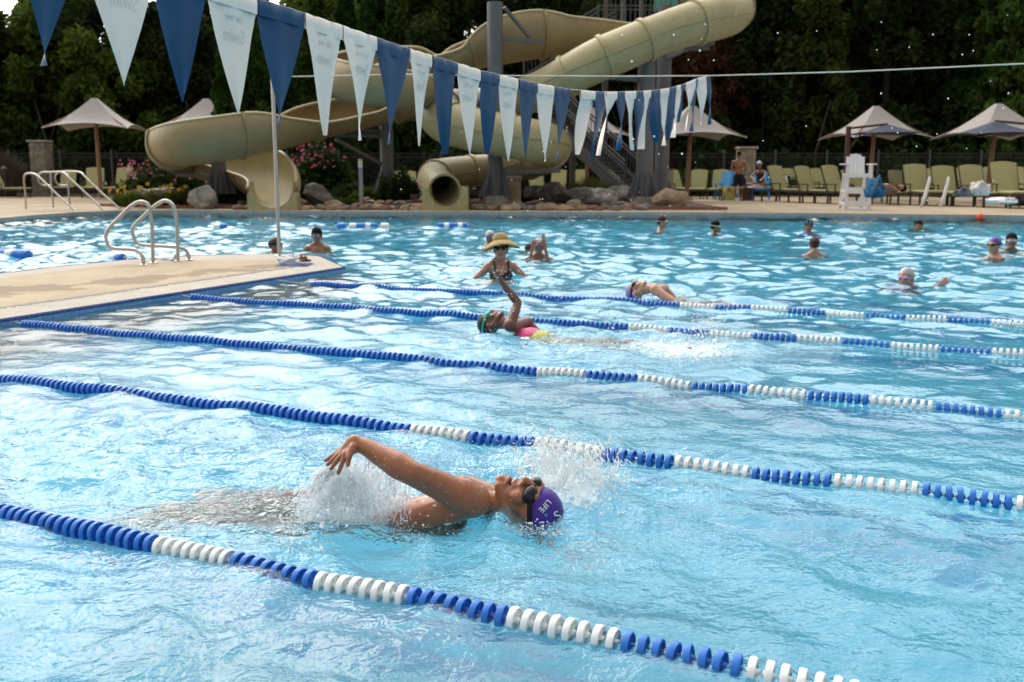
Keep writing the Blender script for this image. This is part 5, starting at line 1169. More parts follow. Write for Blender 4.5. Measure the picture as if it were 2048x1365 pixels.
def skullcap(T, parent, mt, name='swim_cap', tilt=-.42, cut=-.12, grow=.005, lump=0.):
    R = T[1] @ Matrix.Rotation(tilt * -1, 3, 'X') ; m = MB().ell(tp(T, (0, -.012, .037)), tuple((r + grow) * T[2] for r in (.077, .097, .085)), R, segs=30, rings=16, zmin=cut)
    if lump:
        c = tp(T, (0, -.012, .037)); m.v = [tuple(c + (V(v) - c) * (1 + lump * mnoise.noise(V(v) * 38 / T[2]))) for v in m.v]
    return m.build(name, mt, parent, smooth=True)
def hairm(T, parent, mt, tilt=-.62, cut=-.42): return skullcap(T, parent, mt, 'hair', tilt, min(cut, -.42), .009, .06)
def face(T, parent, eyes=True, mouth=True):
    if eyes:
        for sx in (-1, 1): MB().ell(tp(T, (sx * .032, .083, .012)), (.012 * T[2], .006 * T[2], .006 * T[2]), T[1], segs=10, rings=7).build('eye', eyew, parent, smooth=True)
    if mouth: MB().ell(tp(T, (0, .0885, -.058)), (.021 * T[2], .008 * T[2], .0055 * T[2]), T[1], segs=12, rings=8).build('lips', lipm, parent, smooth=True)
def fing(base, tip, r, bend):
    md = V(base).lerp(V(tip), .5) + V(bend); return [('c', base, r, tuple(md), r * .92), ('c', tuple(md), r * .92, tip, r * .75)]
def hand_prims(wr, dirv, nrm, k=1., curl=.25, spread=1.):
    """palm and five fingers; all vectors in the frame of the given wrist."""
    wr, d, n = V(wr), V(dirv).normalized(), V(nrm).normalized(); s_ = d.cross(n).normalized(); n = s_.cross(d).normalized(); P_ = []
    a = wr + d * .03 * k
    for q in (-.026, -.009, .009, .026): P_.append(('c', tuple(wr + s_ * q * .5 * k), .016 * k, tuple(wr + d * .085 * k + s_ * q * k), .0125 * k))
    for q, L in ((-.029, .058), (-.010, .074), (.010, .080), (.029, .070)):
        b_ = wr + d * .088 * k + s_ * q * k; dd = (d + s_ * q * 6 * spread).normalized(); m_ = b_ + dd * L * .5 * k; t = m_ + (dd * (1 - curl) - n * curl).normalized() * L * .5 * k
        P_ += [('c', tuple(b_), .0095 * k, tuple(m_), .0085 * k), ('c', tuple(m_), .0085 * k, tuple(t), .007 * k)]
    b_ = wr + d * .025 * k + s_ * .022 * k; m_ = b_ + (d * .6 + s_ * .8).normalized() * .042 * k; t = m_ + (d * .85 + s_ * .5 - n * .2).normalized() * .034 * k
    return P_ + [('c', tuple(b_), .013 * k, tuple(m_), .0105 * k), ('c', tuple(m_), .0105 * k, tuple(t), .008 * k)]
def bather(px, py, ang, k, sh, skin, label, head_turn=0., nod=0., hair=None, hcut=-.25, cap=None, gog=None, shirt=None, arms='down', suit=None, voxel=.010, lift=None, eyes=True, fem=False, Ypos=None, noarm=False, zb=0., gup=0.):
    """a person standing in the water; ang = facing, degrees, 0 looks at the camera, + turns to the right of the picture; sh = shoulder height above water in metres / k"""
    b_ = W(px, py, zb); a = math.radians(ang); f = V((math.sin(a), -math.cos(a), 0)); r = V((f.y, -f.x, 0)); T = TM((b_.x, b_.y, zb), r, f, (0, 0, 1), k)
    t = thing('person', label, 'person', (b_.x, b_.y, zb), world=True); m = MB()
    wS = .165 if not fem else .15
    PR = [('e', (0, 0, sh - .17), (.165 if not fem else .145, .10, .19)), ('c', (-wS + .02, -.005, sh - .045), .058, (wS - .02, -.005, sh - .045), .058), ('c', (-.11, -.02, sh - .015), .045, (0, -.02, sh + .055), .056), ('c', (.11, -.02, sh - .015), .045, (0, -.02, sh + .055), .056),
          ('e', (0, 0, sh - .42), (.13, .09, .20)), ('e', (0, -.01, sh - .62), (.155, .11, .16)), ('c', (-.07, .05, sh - .12), .05, (.07, .05, sh - .12), .05), ('c', (0, -.018, sh - .02), .054, (0, .004, sh + .13), .052)]
    S_ = {-1: (-wS - .012, -.005, sh - .055), 1: (wS + .012, -.005, sh - .055)}
    A = {'down': {s: [(s * .24, .02, sh - .33), (s * .22, .16, sh - .52)] for s in (-1, 1)}, 'akimbo': {s: [(s * .36, .0, sh - .23), (s * .22, .10, sh - .40)] for s in (-1, 1)}, 'front': {s: [(s * .22, .14, sh - .26), (s * .06, .30, sh - .20)] for s in (-1, 1)},
         'goggle': {s: [(s * .21, .13, sh - .24), (s * .105, .15, sh + .16)] for s in (-1, 1)}, 'back': {s: [(s * .22, -.1, sh - .28), (s * .12, .05, sh - .48)] for s in (-1, 1)}}
    AA = dict(A[arms if arms in A else 'down'])
    if lift: AA[lift[0]] = lift[1]
    for s in (-1, 1):
        e, w_ = AA[s]; PR += [('e', S_[s], (.058, .058, .060)), ('c', S_[s], .050, e, .038), ('c', e, .040, w_, .027)]; d = (V(w_) - V(e)); PR += hand_prims(w_, d, (0, 1, .01) if abs(d.y) < abs(d.z) else (0, 0, 1), 1., .3)
    hk = 1.0; ht, nd = math.radians(head_turn), math.radians(nod); RH = T[1] @ Matrix.Rotation(-ht, 3, 'Z') @ Matrix.Rotation(-nd, 3, 'X')
    hc = tp(T, (0, .022, sh + .178)); TH = (hc, RH, k * 1.10); put(m, T, PR, 12); put(m, TH, HEAD)
    me = remesh(m, voxel * k, 3); me.transform(Matrix.Translation((-b_.x, -b_.y, -zb))); mobj('body', me, skin, t)
    if hair: hairm(TH, t, hair, cut=hcut)
    if cap: skullcap(TH, t, cap)
    if gog: goggles(TH, t, gog[0], gog[1], gup)
    face(TH, t, eyes and (not gog or gup > .02))
    if shirt:
        m = MB(); put(m, T, [('e', (0, 0, sh - .17), (.175, .112, .20)), ('c', (-wS + .02, -.005, sh - .045), .066, (wS - .02, -.005, sh - .045), .066), ('e', (0, 0, sh - .42), (.14, .10, .2))] + [('c', S_[s], .064, tuple(V(S_[s]).lerp(V(AA[s][0]), .6)), .052) for s in (-1, 1)])
        me = remesh(m, .012 * k, 2); me.transform(Matrix.Translation((-b_.x, -b_.y, -zb))); mobj('swim_shirt', me, shirt, t)
    if suit:
        m = MB(); put(m, T, [('e', (-.066, .055, sh - .165), (.076, .078, .085)), ('e', (.066, .055, sh - .165), (.076, .078, .085)), ('e', (0, 0, sh - .42), (.145, .105, .22)), ('c', (-.07, .02, sh - .25), .07, (.07, .02, sh - .25), .07)])
        me = remesh(m, .010 * k, 2); me.transform(Matrix.Translation((-b_.x, -b_.y, -zb))); mobj('swimsuit', me, suit, t)
        for s in (-1, 1): MB().tube([tp(T, (s * .075, .115, sh - .15)), tp(T, (s * .085, .095, sh - .06)), tp(T, (s * .088, .03, sh + .018)), tp(T, (s * .085, -.05, sh + .012)), tp(T, (s * .08, -.09, sh - .06))], .011 * k, 8).build('shoulder_strap', suit, t, smooth=True)
    return t, T, TH
# ---- the backstroke swimmer in front
K = 1.12
Db = V((.965, -.262, 0)).normalized(); Nn = V((Db.y, -Db.x, 0)); UPv = V((0, 0, 1))      # Nn: his left side, towards the camera
def TB(loc, k=K): return TM(loc, -Nn, UPv, Db, k)
tl_ = math.radians(13); Zh = (Db * math.cos(tl_) - UPv * math.sin(tl_)); roll = math.radians(14)
Yh = (UPv * math.cos(tl_) + Db * math.sin(tl_)); Xh = Yh.cross(Zh).normalized()      # person's right
Yh2 = (Yh * math.cos(roll) - Xh * math.sin(roll)).normalized(); Xh2 = Yh2.cross(Zh).normalized()
hc = WD(1051, 1018, 3.50); TH = (hc, Matrix((Xh2, Yh2, Zh)).transposed(), K)
hero = thing('person', 'Man swimming backstroke nearest the camera, purple cap, black goggles, arm raised', 'person', (hc.x, hc.y, 0), world=True)
ho = Matrix.Translation((-hc.x, -hc.y, 0))
m = MB(); put(m, TH, [q for q in HEAD if not (q[0] == 'c' and abs(q[1][2] + .068) < .001)] + [('c', (-.014, .080, -.074), .0095, (.014, .080, -.074), .0095)])
nb = hc - Zh * .20 * K + UPv * -.012; cz = lambda s_, n_, z_: nb - Db * s_ * K + Nn * n_ * K + UPv * z_ * K
shL = WD(944, 1000, 3.42); elb = WD(826, 948, 3.30); wri = WD(722, 889, 3.38)
I3 = Matrix.Identity(3)
m.cap2(hc - Zh * .05 * K - Yh * .015 * K, .055 * K, nb, .06 * K)
m.cap2(hc - Zh * .04 * K + Xh2 * -.02, .045 * K, nb + Nn * .05, .04 * K)
RB = TB((0, 0, 0))[1]
def E_(c, r): m.ell(c, tuple(q * K for q in r), RB, segs=24, rings=16)
E_(cz(.17, 0, -.135), (.16, .09, .18)); E_(cz(.13, .065, -.085), (.085, .05, .10)); E_(cz(.13, -.075, -.085), (.085, .05, .10)); E_(cz(.40, 0, -.16), (.135, .085, .20)); E_(cz(.60, 0, -.165), (.155, .10, .14))
m.cap2(cz(.04, -.13, -.05), .05 * K, cz(.03, .10, -.02), .055 * K)
m.cap2(nb, .045 * K, shL, .048 * K); m.cap2(cz(.18, .13, -.07), .045 * K, shL, .056 * K); m.cap2(cz(.26, .11, -.10), .05 * K, shL, .05 * K)
m.cap2(shL, .060 * K, shL.lerp(elb, .22) + UPv * .004, .057 * K, 24)
m.cap2(shL, .060 * K, shL.lerp(elb, .5) + UPv * -.003, .047 * K, 24); m.cap2(shL.lerp(elb, .5), .047 * K, elb, .038 * K, 24)
m.cap2(shL.lerp(elb, .35) + UPv * .012, .038 * K, shL.lerp(elb, .75) + UPv * .010, .032 * K, 20); m.cap2(shL.lerp(elb, .3) - UPv * .016, .036 * K, shL.lerp(elb, .8) - UPv * .008, .032 * K, 20)
fa = elb.lerp(wri, .28); m.cap2(elb, .038 * K, fa, .043 * K, 24); m.cap2(fa, .043 * K, elb.lerp(wri, .7), .032 * K, 24); m.cap2(elb.lerp(wri, .7), .032 * K, wri, .0245 * K, 24); m.ell(elb - UPv * .012, (.026 * K,) * 3, segs=16, rings=10)
# the hand hangs from the bent wrist
Yw = wri.y
def HP(px, py, dy=0.): return WD(px, py, Yw + dy)
kn = [HP(691, 908, -.030), HP(687, 907, -.008), HP(683, 905, .014), HP(680, 903, .034)]
for q in kn: m.cap2(wri + (q - wri) * .02, .021 * K, q, .0125 * K, 14)
m.cap2(HP(708, 884), .024 * K, HP(692, 900), .019 * K, 14)
tips = [[HP(684, 928, -.045), HP(676, 947, -.05)], [HP(672, 924, -.02), HP(662, 938, -.028)], [HP(668, 918, .012), HP(655, 930, .010)], [HP(666, 912, .04), HP(651, 922, .045)]]
for q, (a, c) in zip(kn, tips): m.cap2(q, .0105 * K, a, .009 * K, 12); m.cap2(a, .009 * K, c, .0070 * K, 12)
m.cap2(HP(706, 893, -.03), .0125 * K, HP(698, 914, -.055), .0105 * K, 12); m.cap2(HP(698, 914, -.055), .0105 * K, HP(696, 931, -.065), .0075 * K, 12)
# far arm reaches under the water past the head
sR = cz(.06, -.17, -.06); eR = cz(-.16, -.24, -.28); wR = cz(-.30, -.20, -.50); m.ell(sR, (.06 * K,) * 3, segs=18, rings=12); m.cap2(sR, .055 * K, eR, .04 * K); m.cap2(eR, .04 * K, wR, .026 * K)
for q in hand_prims((0, 0, 0), Db, UPv, K, .2): m.cap2(wR + V(q[1]), q[2], wR + V(q[3]), q[4], 10)
# water beads standing on the skin of arm and face
# legs under water
for s, kz in ((1, -.19), (-1, -.27)):
    h_ = cz(.66, s * .085, -.175); kn_ = cz(1.06, s * .10, kz); an = cz(1.30, s * .09, kz - .34); m.cap2(h_, .085 * K, kn_, .055 * K); m.cap2(kn_, .056 * K, kn_.lerp(an, .35), .056 * K); m.cap2(kn_.lerp(an, .3), .055 * K, an, .034 * K); m.cap2(an, .034 * K, an - Db * .16 * K + UPv * .02, .024 * K)
me = remesh(m, .0042, 9); me.transform(ho); mobj('body', me, sk_tan, hero)
bd = []; hr_ = random.Random(4); vs_ = me.vertices
for _ in range(60000):
    v = vs_[hr_.randrange(len(vs_))]
    if v.co.z > .02 and len(bd) < 420 and (mnoise.noise(v.co * 9) > -.1):
        if hr_.random() < .5: bd.append((np.array(v.co) + np.array(hero['_o']), hr_.choice([.0007, .0009, .0011, .0015, .0022]) * hr_.uniform(.8, 1.2), None))
beads_todo = bd
cp = skullcap(TH, hero, purp, tilt=-.20, cut=-.20, grow=.0065, lump=.012)
goggles(TH, hero, lens_b, blk, 0., tilt=.30, gs=1.12)
MB().ell(tp(TH, (0, .084, -.0615)), (.019 * K, .010 * K, .0085 * K), TH[1], segs=14, rings=9).build('mouth', mouthm, hero, smooth=True)
MB().ell(tp(TH, (0, .086, -.0575)), (.016 * K, .009 * K, .0035 * K), TH[1], segs=14, rings=9).build('teeth', teeth, hero, smooth=True)
for zz, rr_ in ((-.050, .0052), (-.0735, .0062)): MB().tube([tp(TH, (x, .0945 - 18 * x * x, zz + (4 if zz < -.06 else -4) * x * x * 1.)) for x in (-.021, -.012, 0, .012, .021)], [rr_ * K * q for q in (.5, .9, 1, .9, .5)], 8).build('lip', lipm, hero, smooth=True)
# printing on the cap
capw = mat('white_cap_print', (.75, .76, .8), .45); capc = mat('cyan_cap_print', (.03, .5, .65), .45)
cc_ = tp(TH, (0, -.012, .037)); capR = TH[1] @ Matrix.Rotation(.20, 3, 'X'); rad = V(tuple((r + .0065) * K for r in (.077, .097, .085)))
def on_cap(me_, cpx, cpy, rotdeg, sc_, mt, name):
    d0 = ray(cpx, cpy); o_ = V((0, 0, CAMH)); vs = []; a = math.radians(rotdeg); ca, sa = math.cos(a), math.sin(a)
    for vt in me_.vertices:
        x, y = vt.co.x * sc_, vt.co.y * sc_; X = x * ca - y * sa; Y_ = x * sa + y * ca
        d = ray(cpx + X, cpy - Y_); lo = capR.transposed() @ (o_ - cc_); ld = capR.transposed() @ d
        A_ = sum((ld[i] / rad[i]) ** 2 for i in range(3)); B_ = 2 * sum(lo[i] * ld[i] / rad[i] ** 2 for i in range(3)); C_ = sum((lo[i] / rad[i]) ** 2 for i in range(3)) - 1.0 * 1.03
        D_ = max(0, B_ * B_ - 4 * A_ * C_); tt = (-B_ - math.sqrt(D_)) / (2 * A_); vs.append(o_ + d * tt)
    q = MB(); q.add(vs, [tuple(p.vertices) for p in me_.polygons]); return q.build(name, mt, cp, origin=(hc.x, hc.y, 0))
cp['_o'] = hero['_o']
on_cap(text_mesh('LIFE', 1), 1086, 1009, 228, 17, capw, 'printed_word'); on_cap(text_mesh('S', 1), 1110, 1024, 215, 26, capw, 'printed_letter')
dm = MB().ell((0, 0, 0), (1, 1, .01), segs=12, rings=4).mesh('dot'); on_cap(dm, 1092, 1031, 0, 3.0, capc, 'printed_dot')
# shorts
m = MB(); m.ell(cz(.62, 0, -.17), tuple(q * K for q in (.170, .115, .15)), RB, segs=20, rings=14)
for s, kz in ((1, -.19), (-1, -.27)): h_ = cz(.66, s * .085, -.175); kn_ = cz(1.06, s * .10, kz); m.cap2(h_, .096 * K, h_.lerp(kn_, .72), .088 * K)
me = remesh(m, .008, 2); me.transform(ho); mobj('swim_shorts', me, mat('dark_red_swim_fabric', (.07, .010, .010), .7, var=.95, scale=7), hero)
# ---- generic floating swimmer, head px, lying away
def floater(hpx, hpy, Y, Dv, k, skin, label, arm=None, tilt=8, capm=None, gog=None, suit=None, near=1, sink=0.):
    Dv = V(Dv).normalized(); N_ = V((Dv.y, -Dv.x, 0)); N_ = N_ if N_.y < 0 else -N_; tl = math.radians(tilt); Z_ = Dv * math.cos(tl) - UPv * math.sin(tl); Y_ = UPv * math.cos(tl) + Dv * math.sin(tl); X_ = Y_.cross(Z_).normalized()
    h_ = WD(hpx, hpy, Y); T_ = (h_, Matrix((X_, Y_, Z_)).transposed(), k); t = thing('person', label, 'person', (h_.x, h_.y, 0), world=True); M_ = Matrix.Translation((-h_.x, -h_.y, 0)); m = MB(); put(m, T_, HEAD)
    nb_ = h_ - Z_ * .19 * k; c_ = lambda s_, n_, z_: nb_ - Dv * s_ * k + N_ * n_ * k + UPv * z_ * k; RB_ = Matrix((X_, UPv, Dv)).transposed(); E2 = lambda c, r: m.ell(c, tuple(q * k for q in r), RB_, segs=18, rings=12)
    m.cap2(h_ - Z_ * .05 * k, .05 * k, nb_, .052 * k); E2(c_(.16, 0, -.075 - sink), (.15, .085, .17)); E2(c_(.38, 0, -.13 - sink), (.12, .075, .18)); E2(c_(.56, 0, -.16 - sink), (.14, .09, .14)); m.cap2(c_(.04, -.12, -.02), .05 * k, c_(.04, .12, -.02), .05 * k)
    for s in (1, -1):
        a = c_(.6, s * .08, -.16 - sink); b2 = c_(.98, s * .09, -.13 - .05 * s - sink); e = c_(1.34, s * .08, -.16 + .09 * s - sink); m.cap2(a, .075 * k, b2, .05 * k); m.cap2(b2, .05 * k, e, .032 * k); m.cap2(e, .03 * k, e - Dv * .14 * k + UPv * .02, .022 * k)
    s0 = c_(.05, .17, 0); s1 = c_(.05, -.17, -.03); m.ell(s0, (.055 * k,) * 3); m.ell(s1, (.055 * k,) * 3); e1 = c_(.28, -.22, -.26); w1 = c_(.50, -.20, -.34); m.cap2(s1, .045 * k, e1, .036 * k); m.cap2(e1, .036 * k, w1, .025 * k)
    for q in hand_prims((0, 0, 0), -Dv, UPv, k, .2): m.cap2(w1 + V(q[1]), q[2], w1 + V(q[3]), q[4], 8)
    if arm: e1, w1 = [WD(x, y, Y + dy) for x, y, dy in arm[:2]]; hd = WD(*arm[2][:2], Y + arm[2][2]) - w1; nn_ = V(arm[3])
    else: e1, w1 = c_(.30, .26, -.12), c_(.52, .22, -.15); hd = -Dv; nn_ = UPv
    m.cap2(s0, .05 * k, s0.lerp(e1, .5), .043 * k); m.cap2(s0.lerp(e1, .5), .043 * k, e1, .034 * k); m.cap2(e1, .034 * k, e1.lerp(w1, .3), .037 * k); m.cap2(e1.lerp(w1, .3), .037 * k, w1, .023 * k)
    for q in hand_prims((0, 0, 0), hd, nn_, k, .25): m.cap2(w1 + V(q[1]), q[2], w1 + V(q[3]), q[4], 10)
    me = remesh(m, .0075, 3); me.transform(M_); mobj('body', me, skin, t)
    if capm: skullcap(T_, t, capm, tilt=-.45, cut=-.15)
    if gog: goggles(T_, t, gog[0], gog[1], 0., tilt=.3)
    face(T_, t, not gog)
    if suit:
        for nm_, mt_, s_, L_ in suit:
            m = MB(); m.ell(c_(s_, 0, -.075 - (s_ - .15) * .25 - sink), tuple(q * k for q in (.158, .094, L_)), RB_, segs=18, rings=12); me = remesh(m, .01, 1); me.transform(M_); mobj(nm_, me, mt_, t)
    return t
Yg = W(985, 664, 0).y
floater(984, 648, Yg, (-.91, .41, 0), .96, sk_dark, 'Girl swimming backstroke in pink and yellow swimsuit, black cap, teal goggles, arm up', arm=[(1036, 606, -.12), (1004, 566, -.12), (990, 545, -.12), (1, .4, .2)], capm=mat('black_cap', (.010, .011, .012), .5, var=.8, scale=14, spec=.25), gog=(teal_l, teal_r),
        suit=[('swimsuit_top', mat('pink_swim_fabric', (.75, .05, .22), .6, var=.3, scale=8), .15, .12), ('swimsuit_middle', mat('yellow_swim_fabric', (.52, .46, .06), .6), .215, .13)], sink=.055)
Yt = W(1280, 592, 0).y
floater(1275, 583, Yt, (-.91, .41, 0), .98, sk_fair, 'Backstroke swimmer with lavender cap behind the farthest lane rope', sink=.17, tilt=14, capm=mat('lavender_cap', (.22, .16, .42), .4), gog=(lens_b, blk))
# ---- people standing in the water
hat_w = bather(1001, 553, 12, .99, .16, sk_fair, 'Woman in wide straw sun hat and black swimsuit standing in the water', head_turn=12, suit=mat('black_swim_fabric', (.01, .011, .014), .6), arms='akimbo', hair=hair_b, fem=True, voxel=.008, gog=(lens_b, blk), gup=.002)
T_, TH_ = hat_w[1], hat_w[2]
straw = mat('straw', (.50, .36, .15), .8, var=.25, scale=50, bump=.8, bscale=200); hm = MB(); c_ = tp(TH_, (0, -.012, .05)); N = 40; kk_ = TH_[2]; prof = [(.0, .118), (.055, .116), (.082, .098), (.088, .06), (.090, .035), (.12, .024), (.165, .003), (.210, -.042), (.211, -.047), (.165, -.003), (.115, .018), (.088, .028)]
RT = TH_[1] @ Matrix.Rotation(.16, 3, 'X') @ Matrix.Rotation(.10, 3, 'Y')
for r_, z_ in prof:
    for q in range(N): a = 2 * PI * q / N; w_ = 1 + .03 * math.sin(3 * a) * (r_ > .1); hm.v.append(tuple(c_ + RT @ V((r_ * w_ * math.cos(a) * kk_ * .98, r_ * w_ * math.sin(a) * kk_, (z_ - .02 * (r_ / .2) ** 2 * math.cos(2 * a)) * kk_))))
for i in range(len(prof) - 1):
    for q in range(N): l = (q + 1) % N; hm.f.append((i * N + q, i * N + l, (i + 1) * N + l, (i + 1) * N + q))
hm.build('straw_hat', straw, hat_w[0], smooth=True); hb = MB(); hb.lathe([(.0905 * kk_, .036 * kk_), (.0925 * kk_, .036 * kk_), (.0905 * kk_, .056 * kk_), (.089 * kk_, .056 * kk_)], 32, c=c_, axis=RT @ V((0, 0, 1))); hb.build('hat_band', mat('hat_band', (.32, .22, .10), .8), hat_w[0], smooth='auto')
bather(635, 501, 5, .92, .08, sk_mid, 'Man with dark hair and mirrored glasses, shoulders above water near the pole', hair=hair_d, hcut=-.05, gog=(teal_l, blk), nod=12, voxel=.009)
bather(549, 506, 78, .92, -.06, sk_mid, 'Man in dark glasses left of the steel pole, looking right, water to his neck', hair=mat('grey_brown_hair', (.035, .028, .024), .5, var=.4, scale=60), hcut=-.35, gog=(lens_b, blk), voxel=.010)
bather(979, 494, 60, .86, .0, sk_brn, 'Child in silver cap with blue strap half hidden behind the woman in the straw hat', cap=silv, gog=(blue_l, mat('blue_rubber', (.02, .2, .6), .4)), voxel=.010, head_turn=20)
bather(1077, 517, 0, .86, .02, sk_mid, 'Child in silver cap holding purple goggles to the eyes with both hands', cap=silv, gog=(mat('purple_lens', (.06, .03, .4), .1), mat('purple_rubber', (.08, .04, .4), .3)), arms='goggle', voxel=.008)
bather(1058, 497, 30, .85, -.24, sk_fair, 'Swimmer behind the child with purple goggles, one hand lifted out of the water', lift=(-1, [(-.26, .02, -.16), (-.28, .05, .12)]), hair=hair_b, voxel=.010)
bather(1322, 463, 70, .95, .01, sk_fair, 'Boy with brown hair looking right, far out in the pool, shoulders just above water', hair=hair_b, hcut=-.3, gog=(lens_b, mat('grey_rubber', (.4, .4, .42), .4)), head_turn=0, voxel=.011)
bather(1429, 468, 72, .92, -.03, sk_brn, 'Boy with black hair and clear goggles looking right, next to the pool far edge', hair=hair_d, hcut=-.1, gog=(silv, mat('white_rubber', (.6, .6, .62), .4)), voxel=.011)
bather(1617, 468, -20, .92, -.02, sk_brn, 'Boy in bright blue shirt with blue goggles pushed up on black hair', hair=hair_d, hcut=-.1, gog=(blue_l, blk), gup=.06, shirt=mat('bright_blue_shirt', (.01, .22, .62), .6), voxel=.011, eyes=True)
bather(1628, 512, 180, .80, .03, sk_fair, 'Child seen from behind with wet red brown hair and a dark goggle strap', hair=mat('red_brown_hair', (.06, .018, .010), .7, var=.4, scale=60), hcut=-.45, gog=(lens_b, blk), voxel=.010)
bather(1836, 459, -15, .95, -.11, sk_mid, 'Boy with shiny black hair, chin at the water, left of the orange cap', hair=hair_d, hcut=-.15, voxel=.011, head_turn=10)
bather(1960, 441, 175, .95, -.13, sk_brn, 'Swimmer in bright orange cap at the far pool edge', cap=mat('orange_cap', (.85, .08, .01), .4), voxel=.011)
bather(2021, 503, -20, .90, .0, sk_brn, 'Boy in teal shirt with silver goggles at the right edge', hair=hair_d, hcut=-.1, gog=(silv, mat('clear_rubber', (.5, .5, .52), .3)), shirt=mat('teal_shirt', (.01, .16, .17), .6), voxel=.010)
cap2_ = mat('patterned_purple_cap', (.10, .06, .34), .4, var=.6, scale=20)
bather(1989, 516, -75, .90, .02, sk_fair, 'Child in patterned purple cap facing left beside the boy in the teal shirt', cap=cap2_, gog=(lens_b, blk), voxel=.010, head_turn=-10)
bather(1813, 567, -42, .92, -.12, sk_fair, 'Child in silver cap and pink goggles, one fist out of the water', cap=silv, gog=(mat('pink_lens', (.45, .08, .40), .15, metal=.3), mat('aqua_rubber', (.1, .5, .6), .3)), shirt=mat('yellow_blue_shirt', (.05, .32, .60), .6, var=.9, scale=3), lift=(-1, [(-.27, .02, -.10), (-.40, .06, .0)]), voxel=.008)
# ---- people on the deck
def stand_man():
    Y = 39.2; b_ = V((WD(1475, 400, Y).x, Y, .118)); k = 94 / SC(Y) / 1.78; a = math.radians(168); f = V((math.sin(a), -math.cos(a), 0)); r = V((f.y, -f.x, 0)); T = TM(b_, r, f, (0, 0, 1), k)
    t = thing('person', 'Shirtless man in black shorts standing on the deck with his back to the pool', 'person', tuple(b_), world=True); m = MB(); PR = [('e', (0, 0, 1.30), (.175, .11, .20)), ('e', (0, 0, 1.06), (.15, .10, .18)), ('e', (0, 0, .90), (.165, .12, .13)), ('c', (-.16, 0, 1.42), .06, (.16, 0, 1.42), .06), ('c', (0, -.02, 1.44), .055, (0, 0, 1.58), .052), ('c', (-.09, 0, 1.46), .045, (0, 0, 1.50), .05), ('c', (.09, 0, 1.46), .045, (0, 0, 1.50), .05)]
    for s in (-1, 1):
        PR += [('c', (s * .09, 0, .86), .088, (s * .11, .01, .48), .06), ('c', (s * .11, .01, .48), .058, (s * .11, -.015, .34), .058), ('c', (s * .11, -.01, .36), .056, (s * .11, 0, .08), .036), ('c', (s * .11, -.03, .05), .036, (s * .13, .13, .03), .03), ('e', (s * .20, 0, 1.41), (.06, .06, .065)), ('c', (s * .21, 0, 1.40), .05, (s * .27, -.0, 1.14), .04), ('c', (s * .27, 0, 1.14), .042, (s * .14, .22, 1.12), .028)]
        PR += hand_prims((s * .14, .22, 1.12), (-s * .6, .8, 0), (0, 0, 1), 1, .4)
    put(m, T, PR); TH = (tp(T, (0, .01, 1.68)), T[1] @ Matrix.Rotation(-.35, 3, 'X'), k); put(m, TH, HEAD); me = remesh(m, .012, 3); me.transform(Matrix.Translation(-b_)); mobj('body', me, sk_mid, t); hairm(TH, t, hair_d, cut=-.3)
    m = MB(); put(m, T, [('e', (0, 0, .90), (.178, .135, .13))] + [('c', (s * .09, 0, .86), .105, (s * .115, .005, .56), .10) for s in (-1, 1)]); me = remesh(m, .012, 2); me.transform(Matrix.Translation(-b_)); mobj('swim_shorts', me, mat('black_shorts', (.008, .009, .014), .8), t)
    p = tp(T, (-.18, .2, .95)); cloth_heap('towel', (p.x + .38, p.y - .1, .62), (.14, .14, .62), 'Navy towel held by the standing man, hanging at his right in the photo', 'towel', mat('navy_towel', (.01, .014, .09), .9), 13)
stand_man()
def sit_woman():
    Y = 38.6; b_ = V((WD(1520, 385, Y).x, Y, .64)); k = 1.12; a = math.radians(-35); f = V((math.sin(a), -math.cos(a), 0)); r = V((f.y, -f.x, 0)); T = TM(b_, r, f, (0, 0, 1), k)
    t = thing('person', 'Woman in dark swimsuit and white cap sitting cross-legged on a lounger', 'person', tuple(b_), world=True); m = MB(); PR = [('e', (0, -.02, .10), (.17, .15, .12)), ('e', (0, 0, .27), (.125, .095, .16)), ('e', (0, .04, .44), (.145, .10, .14)), ('c', (-.13, .05, .52), .05, (.13, .05, .52), .05), ('c', (0, .06, .53), .048, (0, .12, .66), .045)]
    for s in (-1, 1): PR += [('c', (s * .10, 0, .10), .08, (s * .36, .26, .10), .055), ('c', (s * .36, .26, .10), .052, (-s * .02, .40, .05), .036), ('c', (-s * .02, .40, .05), .034, (-s * .14, .44, .04), .026), ('c', (s * .16, .05, .50), .045, (s * .24, .26, .34), .036), ('c', (s * .24, .26, .34), .036, (s * .12 - .1, .48, .26), .026)] + hand_prims((s * .12 - .1, .48, .26), (-.2, 1, -.3), (0, 0, 1), 1, .3)
    put(m, T, PR); TH = (tp(T, (0, .17, .74)), T[1] @ Matrix.Rotation(-.3, 3, 'X'), k); put(m, TH, HEAD); me = remesh(m, .011, 3); me.transform(Matrix.Translation(-b_)); mobj('body', me, sk_brn, t); skullcap(TH, t, mat('white_blue_cap', (.5, .55, .62), .6, var=.3), 'cap', cut=-.1, grow=.012); face(TH, t)
    m = MB(); put(m, T, [('e', (0, 0, .27), (.137, .107, .16)), ('e', (0, .045, .42), (.15, .112, .10)), ('e', (0, -.02, .10), (.178, .158, .11))]); me = remesh(m, .011, 2); me.transform(Matrix.Translation(-b_)); mobj('swimsuit', me, MATS['black_swim_fabric'], t)
    p = tp(T, (0, .35, -.05)); cloth_heap('towel', (p.x, p.y, .60), (.42, .3, .14), 'Pinkish white towel under the seated woman', 'towel', twl, 15); cloth_heap('towel', (b_.x + .95, b_.y + .5, .5), (.30, .3, .75), 'White and pale blue towel draped over the chair behind the seated woman', 'towel', mat('pale_blue_towel', (.50, .62, .66), .9, var=.4, scale=6), 16)
sit_woman()
